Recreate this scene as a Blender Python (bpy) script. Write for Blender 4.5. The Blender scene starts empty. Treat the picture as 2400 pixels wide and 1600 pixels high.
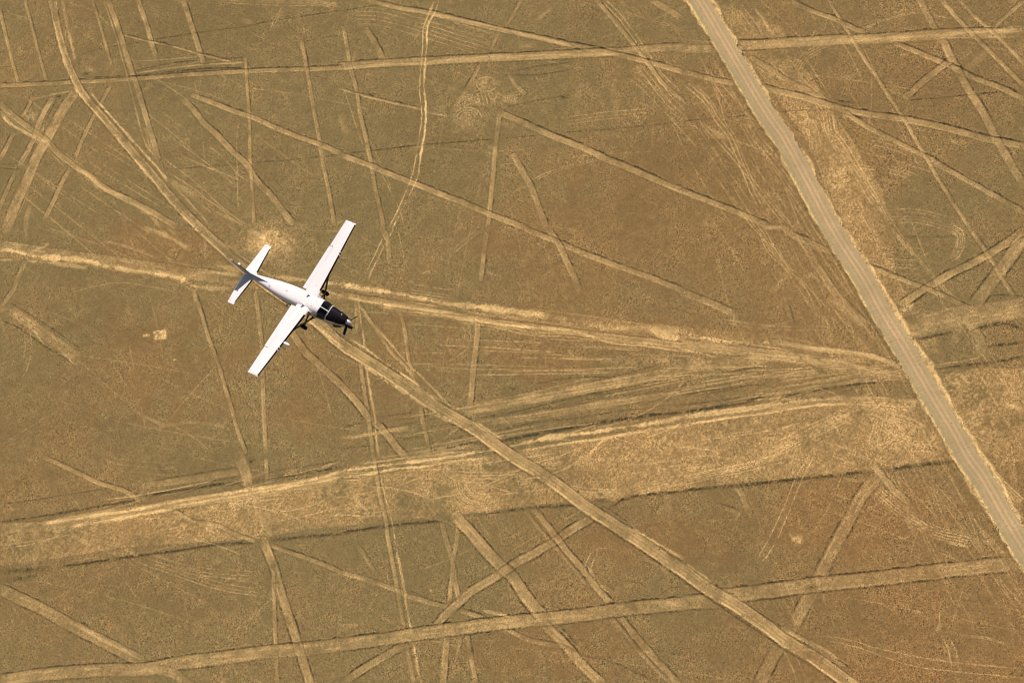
import bpy, math, random
import numpy as np
random.seed(7); RNG = np.random.default_rng(11)
SC = bpy.context.scene
COL = SC.collection

# ---------------------------------------------------------------- camera
FOC = 1.0 / math.tan(math.radians(20))          # 40 degrees across
CAMH = 508.0
U = np.array([-.2805, .316, .9063]); U /= np.linalg.norm(U)       # world up seen from the camera
X_ = np.array([1., 0, 0]) - U * U[0]; X_ /= np.linalg.norm(X_)
Y_ = np.cross(U, X_)
M = np.stack([X_, Y_, U])                        # camera axes -> world
CAMP = np.array([0, 0, CAMH])
from mathutils import Matrix, Vector
cd = bpy.data.cameras.new('camera'); cam = bpy.data.objects.new('camera', cd); COL.objects.link(cam)
mm = Matrix.Identity(4)
for i in range(3):
    for j in range(3): mm[i][j] = M[i, j]
    mm[i][3] = CAMP[i]
cam.matrix_world = mm
cd.sensor_width = 36; cd.lens = 18 * FOC; cd.clip_start = 1; cd.clip_end = 60000
SC.camera = cam

# ---------------------------------------------------------------- light
Rb = np.array([[0.7717667, 0.5083057, -0.3821014], [-0.3381484, 0.8369251, 0.4303626], [0.5385460, -0.2029325, 0.8177937]])
SUNB = np.array([-.06, .80, 1.0])                # towards the sun, in the aeroplane's own axes
S = M @ (Rb @ SUNB); S /= np.linalg.norm(S)
elev = math.asin(S[2]); azim = math.atan2(S[0], S[1])
w = bpy.data.worlds.new("World"); SC.world = w; w.use_nodes = True
nt = w.node_tree; nt.nodes.clear()
sky = nt.nodes.new('ShaderNodeTexSky'); sky.sky_type = 'NISHITA'; sky.sun_disc = False
sky.sun_elevation = elev; sky.sun_rotation = azim; sky.altitude = 800; sky.dust_density = 1.5
bg = nt.nodes.new('ShaderNodeBackground'); bg.inputs[1].default_value = .05
wo = nt.nodes.new('ShaderNodeOutputWorld')
hs = nt.nodes.new('ShaderNodeHueSaturation'); hs.inputs['Saturation'].default_value = .55
nt.links.new(sky.outputs[0], hs.inputs['Color']); nt.links.new(hs.outputs[0], bg.inputs[0]); nt.links.new(bg.outputs[0], wo.inputs[0])
ld = bpy.data.lights.new('sun', 'SUN'); ld.energy = 4.75; ld.angle = math.radians(.5); ld.color = (1, .955, .88)
sun = bpy.data.objects.new('sun', ld); COL.objects.link(sun)
sun.rotation_euler = Vector((-S[0], -S[1], -S[2])).to_track_quat('-Z', 'Y').to_euler(); sun.location = (0, 0, 900)
SC.view_settings.view_transform = 'Standard'; SC.view_settings.look = 'None'
SC.view_settings.exposure = .12; SC.view_settings.gamma = 1
SC.cycles.filter_width = 1.1; SC.cycles.max_bounces = 5; SC.cycles.diffuse_bounces = 2

# ---------------------------------------------------------------- helpers
def lin(r, g, b):
    f = lambda c: c / 12.92 if c <= .04045 else ((c + .055) / 1.055) ** 2.4
    return tuple(f(c / 255) for c in (r, g, b))
def mat(name, col, rough=.5, metal=0., coat=0., bump=0., bscale=3., mottled=0.):
    m = bpy.data.materials.new(name); m.use_nodes = True; t = m.node_tree; b = t.nodes['Principled BSDF']
    b.inputs['Base Color'].default_value = (*col, 1); b.inputs['Roughness'].default_value = rough
    b.inputs['Metallic'].default_value = metal; b.inputs['Coat Weight'].default_value = coat
    if name in ('antiglare_black', 'deice_rubber', 'tyre_rubber', 'blade_black'): b.inputs['Specular IOR Level'].default_value = .10
    if mottled or bump:
        tc = t.nodes.new('ShaderNodeTexCoord'); n = t.nodes.new('ShaderNodeTexNoise')
        n.inputs['Scale'].default_value = bscale; n.inputs['Detail'].default_value = 5
        t.links.new(tc.outputs['Object'], n.inputs['Vector'])
        if mottled:
            r = t.nodes.new('ShaderNodeMapRange'); r.inputs[1].default_value = .3; r.inputs[2].default_value = .7
            r.inputs[3].default_value = 1 - mottled; r.inputs[4].default_value = 1 + mottled * .3
            mx = t.nodes.new('ShaderNodeMix'); mx.data_type = 'RGBA'; mx.blend_type = 'MULTIPLY'; mx.inputs[0].default_value = 1
            mx.inputs[6].default_value = (*col, 1)
            t.links.new(n.outputs[0], r.inputs[0]); t.links.new(r.outputs[0], mx.inputs[7]); t.links.new(mx.outputs[2], b.inputs['Base Color'])
        if bump:
            bp = t.nodes.new('ShaderNodeBump'); bp.inputs['Strength'].default_value = bump; bp.inputs['Distance'].default_value = .02
            t.links.new(n.outputs[0], bp.inputs['Height']); t.links.new(bp.outputs[0], b.inputs['Normal'])
    return m

# ================================================================= GROUND
def g(px, py):                                   # photograph pixel (2400x1600) -> point of the ground
    x = (px - 1200) / (1200 * FOC); y = -(py - 800) / (1200 * FOC)
    d = M @ np.array([x, y, -1.]); k = -CAMH / d[2]
    return d[0] * k, d[1] * k
cor = np.array([g(*c) for c in ((0, 0), (2400, 0), (2400, 1600), (0, 1600))])
x0, y0 = cor.min(0) - 6; x1, y1 = cor.max(0) + 6
STEP = .2
def axis(a, b):
    c = np.arange(a, b, STEP); out = [c[-1]]; s = STEP
    while out[-1] < b + 25000: s *= 1.16; out.append(out[-1] + s)
    lo = [c[0]]; s = STEP
    while lo[-1] > a - 25000: s *= 1.16; lo.append(lo[-1] - s)
    return np.concatenate([np.array(lo[1:][::-1]), c, np.array(out[1:])])
xs = axis(x0, x1); ys = axis(y0, y1); NX, NY = len(xs), len(ys)

def lerp_idx(v, sc, off):
    t = v / sc + off; i = np.floor(t).astype(int); f = t - i; return i, f * f * (3 - 2 * f)
def vnoise(sc, seed, xv=None, yv=None):
    r = np.random.default_rng(seed); xv = xs if xv is None else xv; yv = ys if yv is None else yv
    ix, fx = lerp_idx(xv, sc, .37); iy, fy = lerp_idx(yv, sc, .71)
    N = 4099; L1 = r.random(N).astype(np.float32)
    def h(a, b): return L1[((a[None, :] * 7349 + b[:, None] * 9151) ^ ((a[None, :] * b[:, None] * 31) >> 3)) % N]
    fx = fx[None, :].astype(np.float32); fy = fy[:, None].astype(np.float32)
    a = h(ix, iy) * (1 - fx) + h(ix + 1, iy) * fx; b = h(ix, iy + 1) * (1 - fx) + h(ix + 1, iy + 1) * fx
    return a * (1 - fy) + b * fy
def fbm(sc, seed, oct=4, gain=.55):
    o = 0; a = 1; s = 0
    for k in range(oct): o = o + a * vnoise(sc / 2 ** k, seed + k); s += a; a *= gain
    return (o / s - .5)
def sst(a, b, x):
    t = np.clip((x - a) / (b - a), 0, 1); return t * t * (3 - 2 * t)

WX = (fbm(1.5, 1, 3) * .55 + fbm(14, 5, 2) * .55).astype(np.float32); WY = (fbm(1.5, 21, 3) * .55 + fbm(14, 25, 2) * .55).astype(np.float32)
GRID = {k: ((xs[None, :] + k * WX).astype(np.float32), (ys[:, None] + k * WY).astype(np.float32)) for k in (1, .55, .3)}
GX, GY = GRID[1]
def warp(k):
    global GX, GY
    GX, GY = GRID[k]
n_fine = fbm(.8, 40, 2); n_med = fbm(3.2, 50, 3); n_big = fbm(26, 60, 4); n_huge = fbm(110, 70, 3); n_str = fbm(7, 80, 3)
grit = (np.random.default_rng(5).random((NY, NX)).astype(np.float32) - .5)
shp = (NY, NX)
A_path = np.zeros(shp, np.float32); A_brt = np.zeros(shp, np.float32); A_dark = np.zeros(shp, np.float32)
A_road = np.zeros(shp, np.float32); A_pink = np.zeros(shp, np.float32); A_pale = np.zeros(shp, np.float32)
A_warm = np.zeros(shp, np.float32); A_stain = np.zeros(shp, np.float32); Hh = np.zeros(shp, np.float32)
FID = np.zeros(shp, np.int16)
TILE = dict(A=(0, 0), B=(800, 0), C=(1600, 0), D=(0, 533), E=(800, 533), F=(1600, 533), G=(0, 1066), H=(800, 1066), I=(1600, 1066))
def topx(t, x, y):
    if t == 'Z': return x * 1.0204, y * 1.0204
    if t == 'S': return x, y
    o = TILE[t]; return o[0] + x / 2.936, o[1] + y / 2.936
MPP = .173
def smooth(P):
    P = np.array(P, float)
    if len(P) < 3: return P
    Q = np.vstack([2 * P[0] - P[1], P, 2 * P[-1] - P[-2]]); out = []
    for i in range(1, len(Q) - 2):
        for u in np.arange(0, 1, .25):
            a, b, c, d = Q[i - 1:i + 3]
            out.append(.5 * (2 * b + (c - a) * u + (2 * a - 5 * b + 4 * c - d) * u * u + (3 * b - a - 3 * c + d) * u ** 3))
    out.append(P[-1]); return np.array(out)
def field(P, reach, xy=None):
    """signed distance (+ on the sun side), length along; None if away"""
    P = np.asarray(P); i0 = np.searchsorted(xs, P[:, 0].min() - reach); i1 = np.searchsorted(xs, P[:, 0].max() + reach)
    j0 = np.searchsorted(ys, P[:, 1].min() - reach); j1 = np.searchsorted(ys, P[:, 1].max() + reach)
    D = np.full((j1 - j0, i1 - i0), 99., np.float32); SG = np.ones_like(D); T = np.zeros_like(D); acc = 0.
    for a, b in zip(P[:-1], P[1:]):
        L = float(np.hypot(*(b - a)))
        if L < 1e-3: continue
        lx, hx = sorted((a[0], b[0])); ly, hy = sorted((a[1], b[1]))
        p0 = np.searchsorted(xs, lx - reach); p1 = np.searchsorted(xs, hx + reach); q0 = np.searchsorted(ys, ly - reach); q1 = np.searchsorted(ys, hy + reach)
        gx = GX[q0:q1, p0:p1] - a[0]; gy = GY[q0:q1, p0:p1] - a[1]; ux, uy = (b - a) / L
        t = np.clip(gx * ux + gy * uy, 0, L); dx = gx - t * ux; dy = gy - t * uy; d = np.sqrt(dx * dx + dy * dy)
        nx, ny = -uy, ux
        if nx * S[0] + ny * S[1] < 0: nx, ny = -nx, -ny
        sg = np.where(gx * nx + gy * ny >= 0, 1., -1.)
        sl = (slice(q0 - j0, q1 - j0), slice(p0 - i0, p1 - i0)); m = d < D[sl]
        D[sl] = np.where(m, d, D[sl]); SG[sl] = np.where(m, sg, SG[sl]); T[sl] = np.where(m, acc + t, T[sl]); acc += L
    return (slice(j0, j1), slice(i0, i1)), D, SG, T, acc
NID = [1]
IDK = {}
def along(T, ph): return (np.sin(T / 8.3 + ph) + np.sin(T / 3.1 + ph * 2.3) + .7 * np.sin(T / 17. + ph * 3.1)) / 2.7
def mx(A, sl, v): A[sl] = np.maximum(A[sl], v)
def stroke(t, st, wpx, amp, pts, a=None, b=None, ends=None):
    P = smooth([g(*topx(t, *q)) for q in pts]); w_ = wpx * MPP; hw = w_ / 2
    warp(.55 if st in 'PQDL' else 1); sl, D, SG, T, L = field(P, hw + 2.2); warp(1)
    fade = np.clip(np.minimum(T, L - T) / 4 + .35, 0, 1)
    nm = n_med[sl]; nf = n_fine[sl] + grit[sl] * .35; ns = n_str[sl]
    if st in 'PQ':                                # P: cleared strip with stone margins, Q: the same without an object of its own
        e = max(.35, min(1.1, hw * .5)) if amp > .3 else .9
        ins = sst(hw + e * .5, hw - e * .5, D + nf * .7) * fade
        run = along(T, random.uniform(0, 60)); mx(A_path, sl, ins * amp * 1.18 * np.clip(.85 + 1.0 * nm + 1.3 * ns + .22 * run + .5 * nf, .1, 1.5)); Hh[sl] -= ins * .15 * min(1, amp + .3)
        A_dark[sl] *= 1 - .8 * ins; A_brt[sl] *= 1 - .5 * ins; A_pale[sl] *= 1 - .35 * ins
        lit_edge = sst(.0, .5, ns * 1.3 + nf + .2 * run + .15) * np.exp(-((D - hw * .75) / .40) ** 2) * np.where(SG < 0, 1, .35)  # inner edge brightest on the sun-facing slope, its light painted into the colour
        mx(A_brt, sl, lit_edge * .62 * amp * fade)
        if wpx >= 18:                             # wheel streaks worn into the wide lanes
            for q in range(5):
                o = random.uniform(-.8, .8) * hw; rn = along(T, random.uniform(0, 60))
                mx(A_brt, sl, np.exp(-((D * SG - o + ns * .8) / .28) ** 2) * sst(.0, .5, rn * .5 + nf + ns) * .42 * fade)
        for sgn, am in ((1, a or 0), (-1, b or 0)):
            am = am * 1.0 + .11
            r = np.exp(-((D - hw - .30 - nm * .5) / .34) ** 2) * (SG == sgn) * fade
            mx(A_dark, sl, r * np.clip(am * (.62 + 2.8 * nm + 2.2 * nf), 0, 1.2)); Hh[sl] += r * .20 * am * (1 + 1.5 * nm)
        if st == 'P' and wpx >= 7:
            k = NID[0]; NID[0] += 1; IDK[k] = 'path'
            m = (D < hw) & (FID[sl] == 0); FID[sl] = np.where(m, k, FID[sl])
    elif st == 'B':                               # ragged bright dust
        ph = random.uniform(0, 50); run = along(T, ph); D = D + run * hw * .45
        f = sst(1.1, .45, D / hw + nm * 1.6 + nf * 1.7 + ns * 1.5)
        if wpx >= 16: f = f * sst(-.12, .22, nf * 1.0 + nm * 1.1 + ns * .5)
        mx(A_brt, sl, f * amp * fade * np.clip(.88 + 1.2 * ns + .9 * nf - .25 * run, 0, 1.12)); A_dark[sl] *= 1 - .6 * f
    elif st == 'L':                               # thin wheel mark
        s_ = max(hw * .55, .2); f = np.exp(-((D) / s_) ** 2) * fade
        mx(A_brt, sl, f * amp * 1.3 * np.clip(.85 + 1.9 * ns + 1.2 * nf, 0, 1.15)); Hh[sl] -= f * .05 * amp
    elif st == 'D':                               # line of dark stones
        s_ = max(hw * .8, .30); f = np.exp(-((D + nm * .8) / s_) ** 2) * fade
        mx(A_dark, sl, f * np.clip(amp * 1.35 * (.75 + 2.4 * nm + 2.0 * nf + .8 * ns), 0, 1.2)); Hh[sl] += f * .17 * amp * (1 + 2 * nm)
    elif st == 'S':
        f = np.exp(-(D / hw) ** 2) * fade; mx(A_stain, sl, f * amp * (.8 + ns))
def bundle(t, n, gap, wpx, amp, pts, jit=.25):
    P = np.array(pts, float); d = np.gradient(P, axis=0); nrm = np.stack([-d[:, 1], d[:, 0]], 1); nrm /= np.linalg.norm(nrm, axis=1)[:, None] + 1e-9
    for k in range(n):
        o = (k - (n - 1) / 2) * gap * (1 + random.uniform(-jit, jit)); m0 = random.uniform(0, .12); Q = P + nrm * o
        Q[0] = Q[0] + (Q[1] - Q[0]) * m0; Q[-1] = Q[-1] + (Q[-2] - Q[-1]) * random.uniform(0, .3)
        stroke(t, 'L', wpx, amp * random.uniform(.6, 1.1), Q)
def blob(t, kind, cx, cy, rx, ry, amp, ang=0, hard=0.):
    X, Y = topx(t, cx, cy); sc = 1 if t == 'Z' else 1 / 2.936
    if t == 'Z': sc = 1.02
    c = np.array(g(X, Y)); ex = np.array(g(X + 10, Y)) - c; ey = np.array(g(X, Y + 10)) - c
    Ainv = np.linalg.inv(np.stack([ex / 10, ey / 10], 1)); r = max(rx, ry) * sc * MPP * 2.4
    i0, i1 = np.searchsorted(xs, [c[0] - r, c[0] + r]); j0, j1 = np.searchsorted(ys, [c[1] - r, c[1] + r]); sl = (slice(j0, j1), slice(i0, i1))
    gx = GX[sl] - c[0]; gy = GY[sl] - c[1]; u = Ainv[0, 0] * gx + Ainv[0, 1] * gy; v = Ainv[1, 0] * gx + Ainv[1, 1] * gy
    ca, sa = math.cos(math.radians(ang)), math.sin(math.radians(ang)); uu = u * ca + v * sa; vv = -u * sa + v * ca
    q = np.sqrt((uu / (rx * sc)) ** 2 + (vv / (ry * sc)) ** 2)
    if hard: f = sst(1.05, .9, np.maximum(abs(uu / (rx * sc)), abs(vv / (ry * sc))) + n_fine[sl] * .3)
    else: f = sst(1.3, .1, q + n_str[sl] * 1.3 + n_med[sl] * .6)
    A = dict(b=A_brt, p=A_pale, w=A_warm, s=A_stain, d=A_dark)[kind]
    if kind in 'bd': f = f * np.clip(.6 + 1.8 * n_med[sl] + 2.6 * n_fine[sl] + 1.1 * grit[sl] + .4 * hard, 0, 1.2)
    mx(A, sl, f * amp)
def inpoly(P, gx, gy):
    P = np.array(P); r = np.zeros(gx.shape, bool)
    for (xa, ya), (xb, yb) in zip(P, np.roll(P, -1, 0)):
        c = ((ya > gy) != (yb > gy)) & (gx < (xb - xa) * (gy - ya) / (yb - ya + 1e-9) + xa); r ^= c
    return r
def region(t, A, amp, pts):
    P = [g(*topx(t, *q)) for q in pts]; Pa = np.array(P)
    i0, i1 = np.searchsorted(xs, [Pa[:, 0].min(), Pa[:, 0].max()]); j0, j1 = np.searchsorted(ys, [Pa[:, 1].min(), Pa[:, 1].max()]); sl = (slice(j0, j1), slice(i0, i1))
    m = inpoly(P, GX[sl], GY[sl])
    A[sl] = np.maximum(A[sl], m * amp * np.clip(.75 + 1.6 * n_str[sl] + 1.6 * n_big[sl] + 1.1 * n_fine[sl], 0.1, 1.3))

# --- broad areas -------------------------------------------------
region('Z', A_pale, .60, [(0, 1222), (400, 1175), (870, 1090), (1180, 1035), (1600, 965), (1950, 915), (2130, 920), (2190, 1050), (1950, 1085), (1700, 1108), (1400, 1150), (1330, 1148), (1050, 1180), (700, 1215), (610, 1235), (300, 1255), (0, 1300)])
region('Z', A_pale, .62, [(2150, 850), (2352, 845), (2352, 1060), (2260, 1050)])
region('Z', A_pale, .55, [(1640, 0), (1790, 60), (2030, 440), (2060, 640), (2200, 860), (2330, 1050), (2352, 1200), (2280, 1090), (2120, 840), (1960, 560), (1850, 320), (1740, 160)])
region('Z', A_pale, .38, [(0, 575), (520, 640), (900, 690), (1800, 770), (2050, 830), (1850, 840), (1200, 755), (800, 690), (300, 625), (0, 590)])
for c in ((1330, 560, 260, 110), (1560, 470, 260, 160), (1500, 760, 260, 40), (1950, 1180, 260, 90), (850, 850, 240, 140), (1250, 830, 160, 60), (1900, 620, 160, 120), (700, 950, 180, 60), (1500, 1240, 300, 60), (380, 850, 260, 120), (1250, 1500, 260, 80), (1700, 330, 220, 100), (350, 560, 260, 60)):
    blob('Z', 'w', *c, .9)
for c in ((500, 60, 420, 120), (1350, 120, 160, 60), (1130, 130, 220, 50), (350, 1350, 260, 90), (1900, 1420, 260, 70), (2150, 200, 200, 120), (1560, 330, 160, 70), (250, 760, 160, 60), (1000, 300, 120, 60), (600, 380, 120, 60), (1900, 220, 160, 60), (1650, 1230, 130, 70), (200, 980, 200, 40)):
    blob('Z', 's', *c, .34)
# --- D dark stains
def R_(s):
    """one stroke per line: tile style width amplitude [a b] : x,y x,y ..."""
    for ln in s.strip().splitlines():
        ln = ln.strip()
        if not ln or ln[0] == '#': continue
        h, p = ln.split(':'); h = h.split(); pts = [tuple(float(v) for v in q.split(',')) for q in p.split()]
        f = [float(v) for v in h[2:]]
        if h[1][0] == 'N': bundle(h[0], int(h[1][1:]), f[0], f[1], f[2], pts)
        else: stroke(h[0], h[1], f[0], f[1], pts, *(f[2:4]))
R_("""
A S 30 .5: 1120,1080 1300,1035 1430,980 1500,930
A S 24 .4: 780,1180 970,1150
A S 40 .3: 1900,880 2100,940
B S 60 .5: 1640,30 1800,90 1700,130 1560,120
B S 24 .3: 20,1400 160,1380 300,1500
D S 26 .4: 0,1075 300,1050 640,1045
D S 20 .35: 560,650 780,690 900,670 1000,610
D S 22 .3: 40,1240 140,1220 400,1250
F S 26 .45: 1140,1150 1180,1260 1250,1350 1300,1450
G S 46 .45: 1050,1040 1120,980 1200,960
G S 50 .35: 1020,1080 1200,1130 1150,1040
G S 30 .4: 950,720 1300,800 1700,770
G S 30 .3: 200,1050 240,1200 280,1350
C S 50 .4: 800,440 850,500 1000,620
C S 40 .45: 830,830 900,900 960,1060
C S 50 .35: 1600,1200 1750,1260 1700,1350
I S 50 .35: 380,420 420,520 350,680
I S 50 .3: 1700,420 1760,560 1650,640
C S 26 .4: 1380,1120 1480,1100 1600,1060
""")
# --- faint wheel marks first ---------------------------------------
R_("""
A L 2 .35: 1130,1095 1300,1220 1420,1320 1520,1420 1690,1545
A L 2 .4: 1150,1180 1320,1290 1460,1400
A L 2 .35: 1190,1290 1400,1360 1560,1470 1600,1540
A N2 9 2 .35: 480,20 620,60 720,140 760,180
A L 2 .3: 60,95 160,120 260,170
A N3 30 2 .25: 480,60 500,160 480,260 500,330
A N2 14 2 .35: 1950,40 1900,130 1850,240
A N3 16 2 .3: 1560,0 1900,20 2349,20
A N3 12 2 .4: 2100,0 2200,20 2349,50
A L 2 .4: 380,1060 560,1200 700,1320
A L 2 .35: 610,1110 800,1240 950,1330 1100,1420
A N3 14 2 .4: 0,740 120,860 260,960 360,1040 480,1160
A N3 16 2 .4: 200,1180 180,1300 120,1450 60,1540
A L 2 .3: 1640,860 1630,1000 1640,1440
A L 2 .3: 1440,1010 1540,1090 1640,1200 1710,1250
A L 2 .3: 850,380 960,420 1360,390
D N2 10 2 .3: 700,90 900,140 1100,220
D L 2 .28: 1540,850 1500,930
D L 2 .28: 1480,960 1380,1070 1230,1240 1180,1310
D L 2 .22: 1520,960 1560,880 1600,760
D L 3 .45: 1700,550 1775,525
D L 2 .22: 165,690 175,830 160,900
D L 2 .25: 205,690 215,780 200,930 140,1060
D L 2 .25: 890,820 910,910 925,980
D L 4 .35: 955,1180 985,1290 1000,1390
D L 2 .25: 500,440 800,380 1000,400 1200,440
D L 2 .2: 1080,1300 1300,1420 1450,1540
D N2 14 2 .25: 1060,1380 1300,1340 1500,1360 1600,1400
B N6 30 2 .35: 100,90 300,105 600,190 860,270 1010,320
B N3 24 2 .4: 1780,0 1900,120 2000,250 2080,370 2180,520 2349,690
B N4 34 2 .38: 2080,440 2180,570 2260,670 2349,760
B N3 40 2 .33: 1990,500 2120,620 2280,780 2349,830
B L 2 .3: 1690,560 1690,640
B N3 26 2 .25: 1520,840 1800,800 2150,770
B L 2 .25: 1550,1090 1800,1060 2150,1040
B N2 14 2 .22: 1180,1330 1400,1200 1700,1110 1900,1080
B L 2 .35: 20,620 80,800 150,1000 250,1150 330,1300 390,1420 430,1540
B L 2 .22: 190,950 260,1100 320,1240 370,1400
C N3 22 2 .45: 20,560 160,680 250,820 340,940 430,1160 500,1330 560,1440
C N2 22 2 .4: 140,860 270,990 420,1170 560,1360 720,1560
C N3 24 2 .33: 440,840 520,960 620,1080 720,1210 800,1330
C L 2 .3: 100,350 160,480 240,670 300,850
C L 2 .3: 215,540 270,760 320,930
C L 2 .33: 320,950 480,1010 620,1060
C N4 20 2 .4: 790,480 850,390 950,330 1060,300
C N3 26 2 .35: 795,490 850,570 930,640 1010,700
C L 2 .28: 1300,520 1300,700 1270,930
C N2 10 2 .3: 1240,200 1400,135 1560,95 1700,85
C L 2 .3: 1720,105 1850,130
C N3 40 2 .3: 380,60 460,160 540,290
C N3 30 2 .26: 1280,960 1450,1000 1600,1060
C N3 24 2 .35: 1400,1160 1520,1190 1650,1240
C N5 26 2 .3: 1320,1500 1600,1490 1900,1560
C N2 20 2 .3: 930,200 880,300
C N4 22 2.5 .8: 1000,780 1020,900 1100,1010 1160,1110 1230,1220 1290,1330 1340,1400
C N3 30 2.5 .6: 1010,850 1060,1000 1150,1090 1220,1230
C N3 20 2.2 .5: 1220,1180 1320,1320 1390,1460 1440,1560
C N5 26 2 .4: 1230,1180 1330,1190
C N4 26 2 .4: 950,680 1000,760 1000,870
C N5 30 2 .35: 850,800 900,900 930,1050
C N3 26 2 .4: 1040,1040 1030,1200 1000,1330
E N6 22 2 .42: 460,455 760,500
E N2 18 2.4 .5: 1030,672 1300,730 1600,742
E N3 16 2 .35: 880,640 1000,660 1250,700
E L 2 .3: 860,640 890,720 870,820 800,890 710,930
E L 2 .25: 830,650 850,740 820,830 750,900
E N2 26 2 .3: 940,20 860,90 740,190
E L 2 .25: 390,20 430,200 480,330
E L 2 .3: 550,320 630,290
E N3 14 2 .25: 560,960 700,970 850,990
E N4 9 2 .25: 700,1420 700,1350
F L 2.5 .45: 560,0 650,170 740,300 820,380 880,480 930,630
F L 2.2 .4: 640,120 700,230 790,330 900,450 1000,560
F L 2 .33: 520,0 560,120 620,210 730,300
F L 2 .3: 740,300 900,450 980,620 1030,780
F L 3 .5: 730,295 790,280
F N2 12 2.2 .5: 1430,0 1530,120 1640,240 1740,360 1880,490 1990,560
F N7 12 2 .42: 1830,0 1900,40 1910,110 1880,180 1800,230
F N3 30 2 .22: 1300,220 1400,250 1600,260 1700,300
F N2 30 2 .3: 280,640 450,670 640,690 1090,695
F L 2 .3: 740,640 700,650 600,680
F N7 13 2.2 .55: 560,1568 700,1500 830,1430 1000,1350 1160,1270
F N4 18 2.5 .55: 1410,1255 1420,1350 1470,1430 1570,1475 1700,1480
F N2 10 2.5 .6: 1445,1255 1460,1330 1530,1400
F N4 18 2.5 .5: 1380,1270 1350,1330 1330,1420 1310,1480 1330,1550
F N3 12 2.5 .55: 1430,1370 1420,1450 1480,1530 1560,1568
F N5 16 2.4 .5: 1150,1200 1300,1200 1500,1215 1650,1210
F N5 20 2.4 .45: 1200,1240 1330,1260 1420,1300 1560,1340 1700,1420
F N4 22 2.2 .4: 1350,1530 1450,1450 1550,1400
F N6 26 2.4 .5: 1940,1400 2020,1340 2150,1310
F N6 26 2.4 .45: 1950,1380 2050,1420 2160,1480
F N3 18 2.2 .4: 1960,1340 2040,1250 2070,1180
F L 2 .4: 1480,580 1550,540 1600,520
F N4 34 2 .25: 1560,660 1700,640 1830,680 1900,730
F N4 30 2 .22: 2000,640 2050,760 2060,880
F N3 30 2 .26: 1720,1100 2000,1090 2349,1120
G N2 14 2 .45: 460,530 600,600 750,660 880,690
G N4 30 2 .33: 950,700 1150,770 1380,850 1560,900 1800,935
G N3 26 2 .25: 980,700 1300,790 1560,820 1780,830
G N4 24 2 .33: 470,510 620,560 800,590 940,650
G N8 9 2.4 .5: 300,480 420,500 500,490
G L 2 .2: 1560,1260 1640,1190 1800,1050 1950,920
G L 2.4 .5: 1180,980 1180,1020
G L 2.4 .45: 1150,1002 1210,1002
G N2 12 2 .35: 1770,1018 1800,1020
G L 2 .2: 1270,1020 1290,1120
G N3 40 2 .2: 720,20 800,60 1000,80 1200,100
G N6 12 2.4 .45: 540,460 900,400 1300,320 1700,270 1950,240
H N5 14 2.2 .5: 770,150 790,240 850,320 960,360 1090,350
H N3 16 2.2 .5: 860,150 870,230 940,280 1080,285
H N4 16 2.2 .45: 700,60 740,110 800,150 840,170
H N4 20 2.2 .4: 740,140 900,150 1100,150 1170,130
H N7 14 2.2 .4: 540,20 700,20 950,20
H N5 16 2.4 .5: 2040,250 2150,220 2349,170
H N4 20 2.2 .35: 1500,230 1700,260 1950,270
H N6 16 2.2 .5: 1320,60 1330,0
H N6 16 2.2 .5: 1380,40 1480,45 1520,20
H L 2.4 .5: 1720,670 1675,770 1700,860 1800,960 1850,1000
H L 2.4 .45: 1755,690 1715,790 1760,880 1870,960
H N2 18 2 .3: 1700,740 1750,870 1850,930 1900,930
H L 2 .25: 1720,670 1790,640 1900,650
H N5 14 2.2 .45: 0,140 120,140 230,150
H N3 20 2.2 .4: 700,30 600,20 400,40
I N5 14 2.4 .5: 0,170 200,125 400,85 560,45 720,0
I L 2.4 .45: 870,0 780,150 690,370 600,560 520,700
I L 2.4 .45: 900,10 810,190 710,440 640,600 550,730
I N5 18 2 .45: 1320,230 1460,350 1580,440 1740,530 1900,570 2000,595
I N2 9 3 .7: 1830,600 1970,632
I N3 14 2.4 .45: 1570,420 1680,500 1800,530
I N4 22 2 .35: 1250,30 1250,120
I N4 18 2 .3: 1300,150 1340,230 1400,300
I L 2.4 .33: 950,1265 1200,1320 1400,1390 1600,1450 1900,1490 2349,1530
I L 2.2 .3: 880,1240 1100,1260 1400,1340 1700,1400 2000,1440 2349,1465
I L 2 .25: 1810,640 1815,840 1840,960
I L 2.4 .4: 1780,1240 1820,1320 1855,1460
I L 2.4 .35: 1830,1250 1880,1350 1905,1480
I L 2.2 .4: 1775,1030 1770,1150 1775,1210
I L 2.2 .4: 690,1330 740,1430 800,1568
I L 2.2 .33: 760,1350 810,1440 870,1568
I L 2 .25: 1200,620 1300,700 1390,780
I N3 26 2 .22: 1700,200 1760,400 1830,520
I N2 14 2 .28: 1900,1240 2100,1260 2300,1330
I N4 20 2 .55: 2080,60 2200,200 2349,340
I L 2 .3: 2280,800 2310,900 2349,980
""")
# concentric drawing beside the upper long line
for (cx, cy), rr, a0, a1 in (((870, 810), (26, 45, 64, 84), 120, 380), ((870, 705), (18, 34, 50, 66), 100, 400), ((1000, 580), (28, 60), 0, 360), ((930, 790), (100,), 200, 330)):
    for r in rr:
        stroke('B', 'L', 2, .42, [(cx + r * 1.15 * math.cos(math.radians(q)), cy + r * .8 * math.sin(math.radians(q))) for q in range(a0, a1, 20)])
for k in range(5):
    x = 935 + k * 26; stroke('B', 'L', 2, .4, [(x, 640 + k * 3), (x + 16, 690), (x + 20, 735)])
for k in range(7):
    x = 1105 + k * 16; stroke('B', 'L', 2, .42, [(x, 712), (x + 6, 668), (x + 12, 700)])
stroke('B', 'L', 2, .42, [(1010, 640), (1050, 690), (1080, 640), (1110, 660), (1240, 650)])
for k in range(4):
    x = 950 + k * 20; stroke('B', 'L', 2, .35, [(x, 775), (x + 14, 800), (x + 22, 810)])
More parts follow.
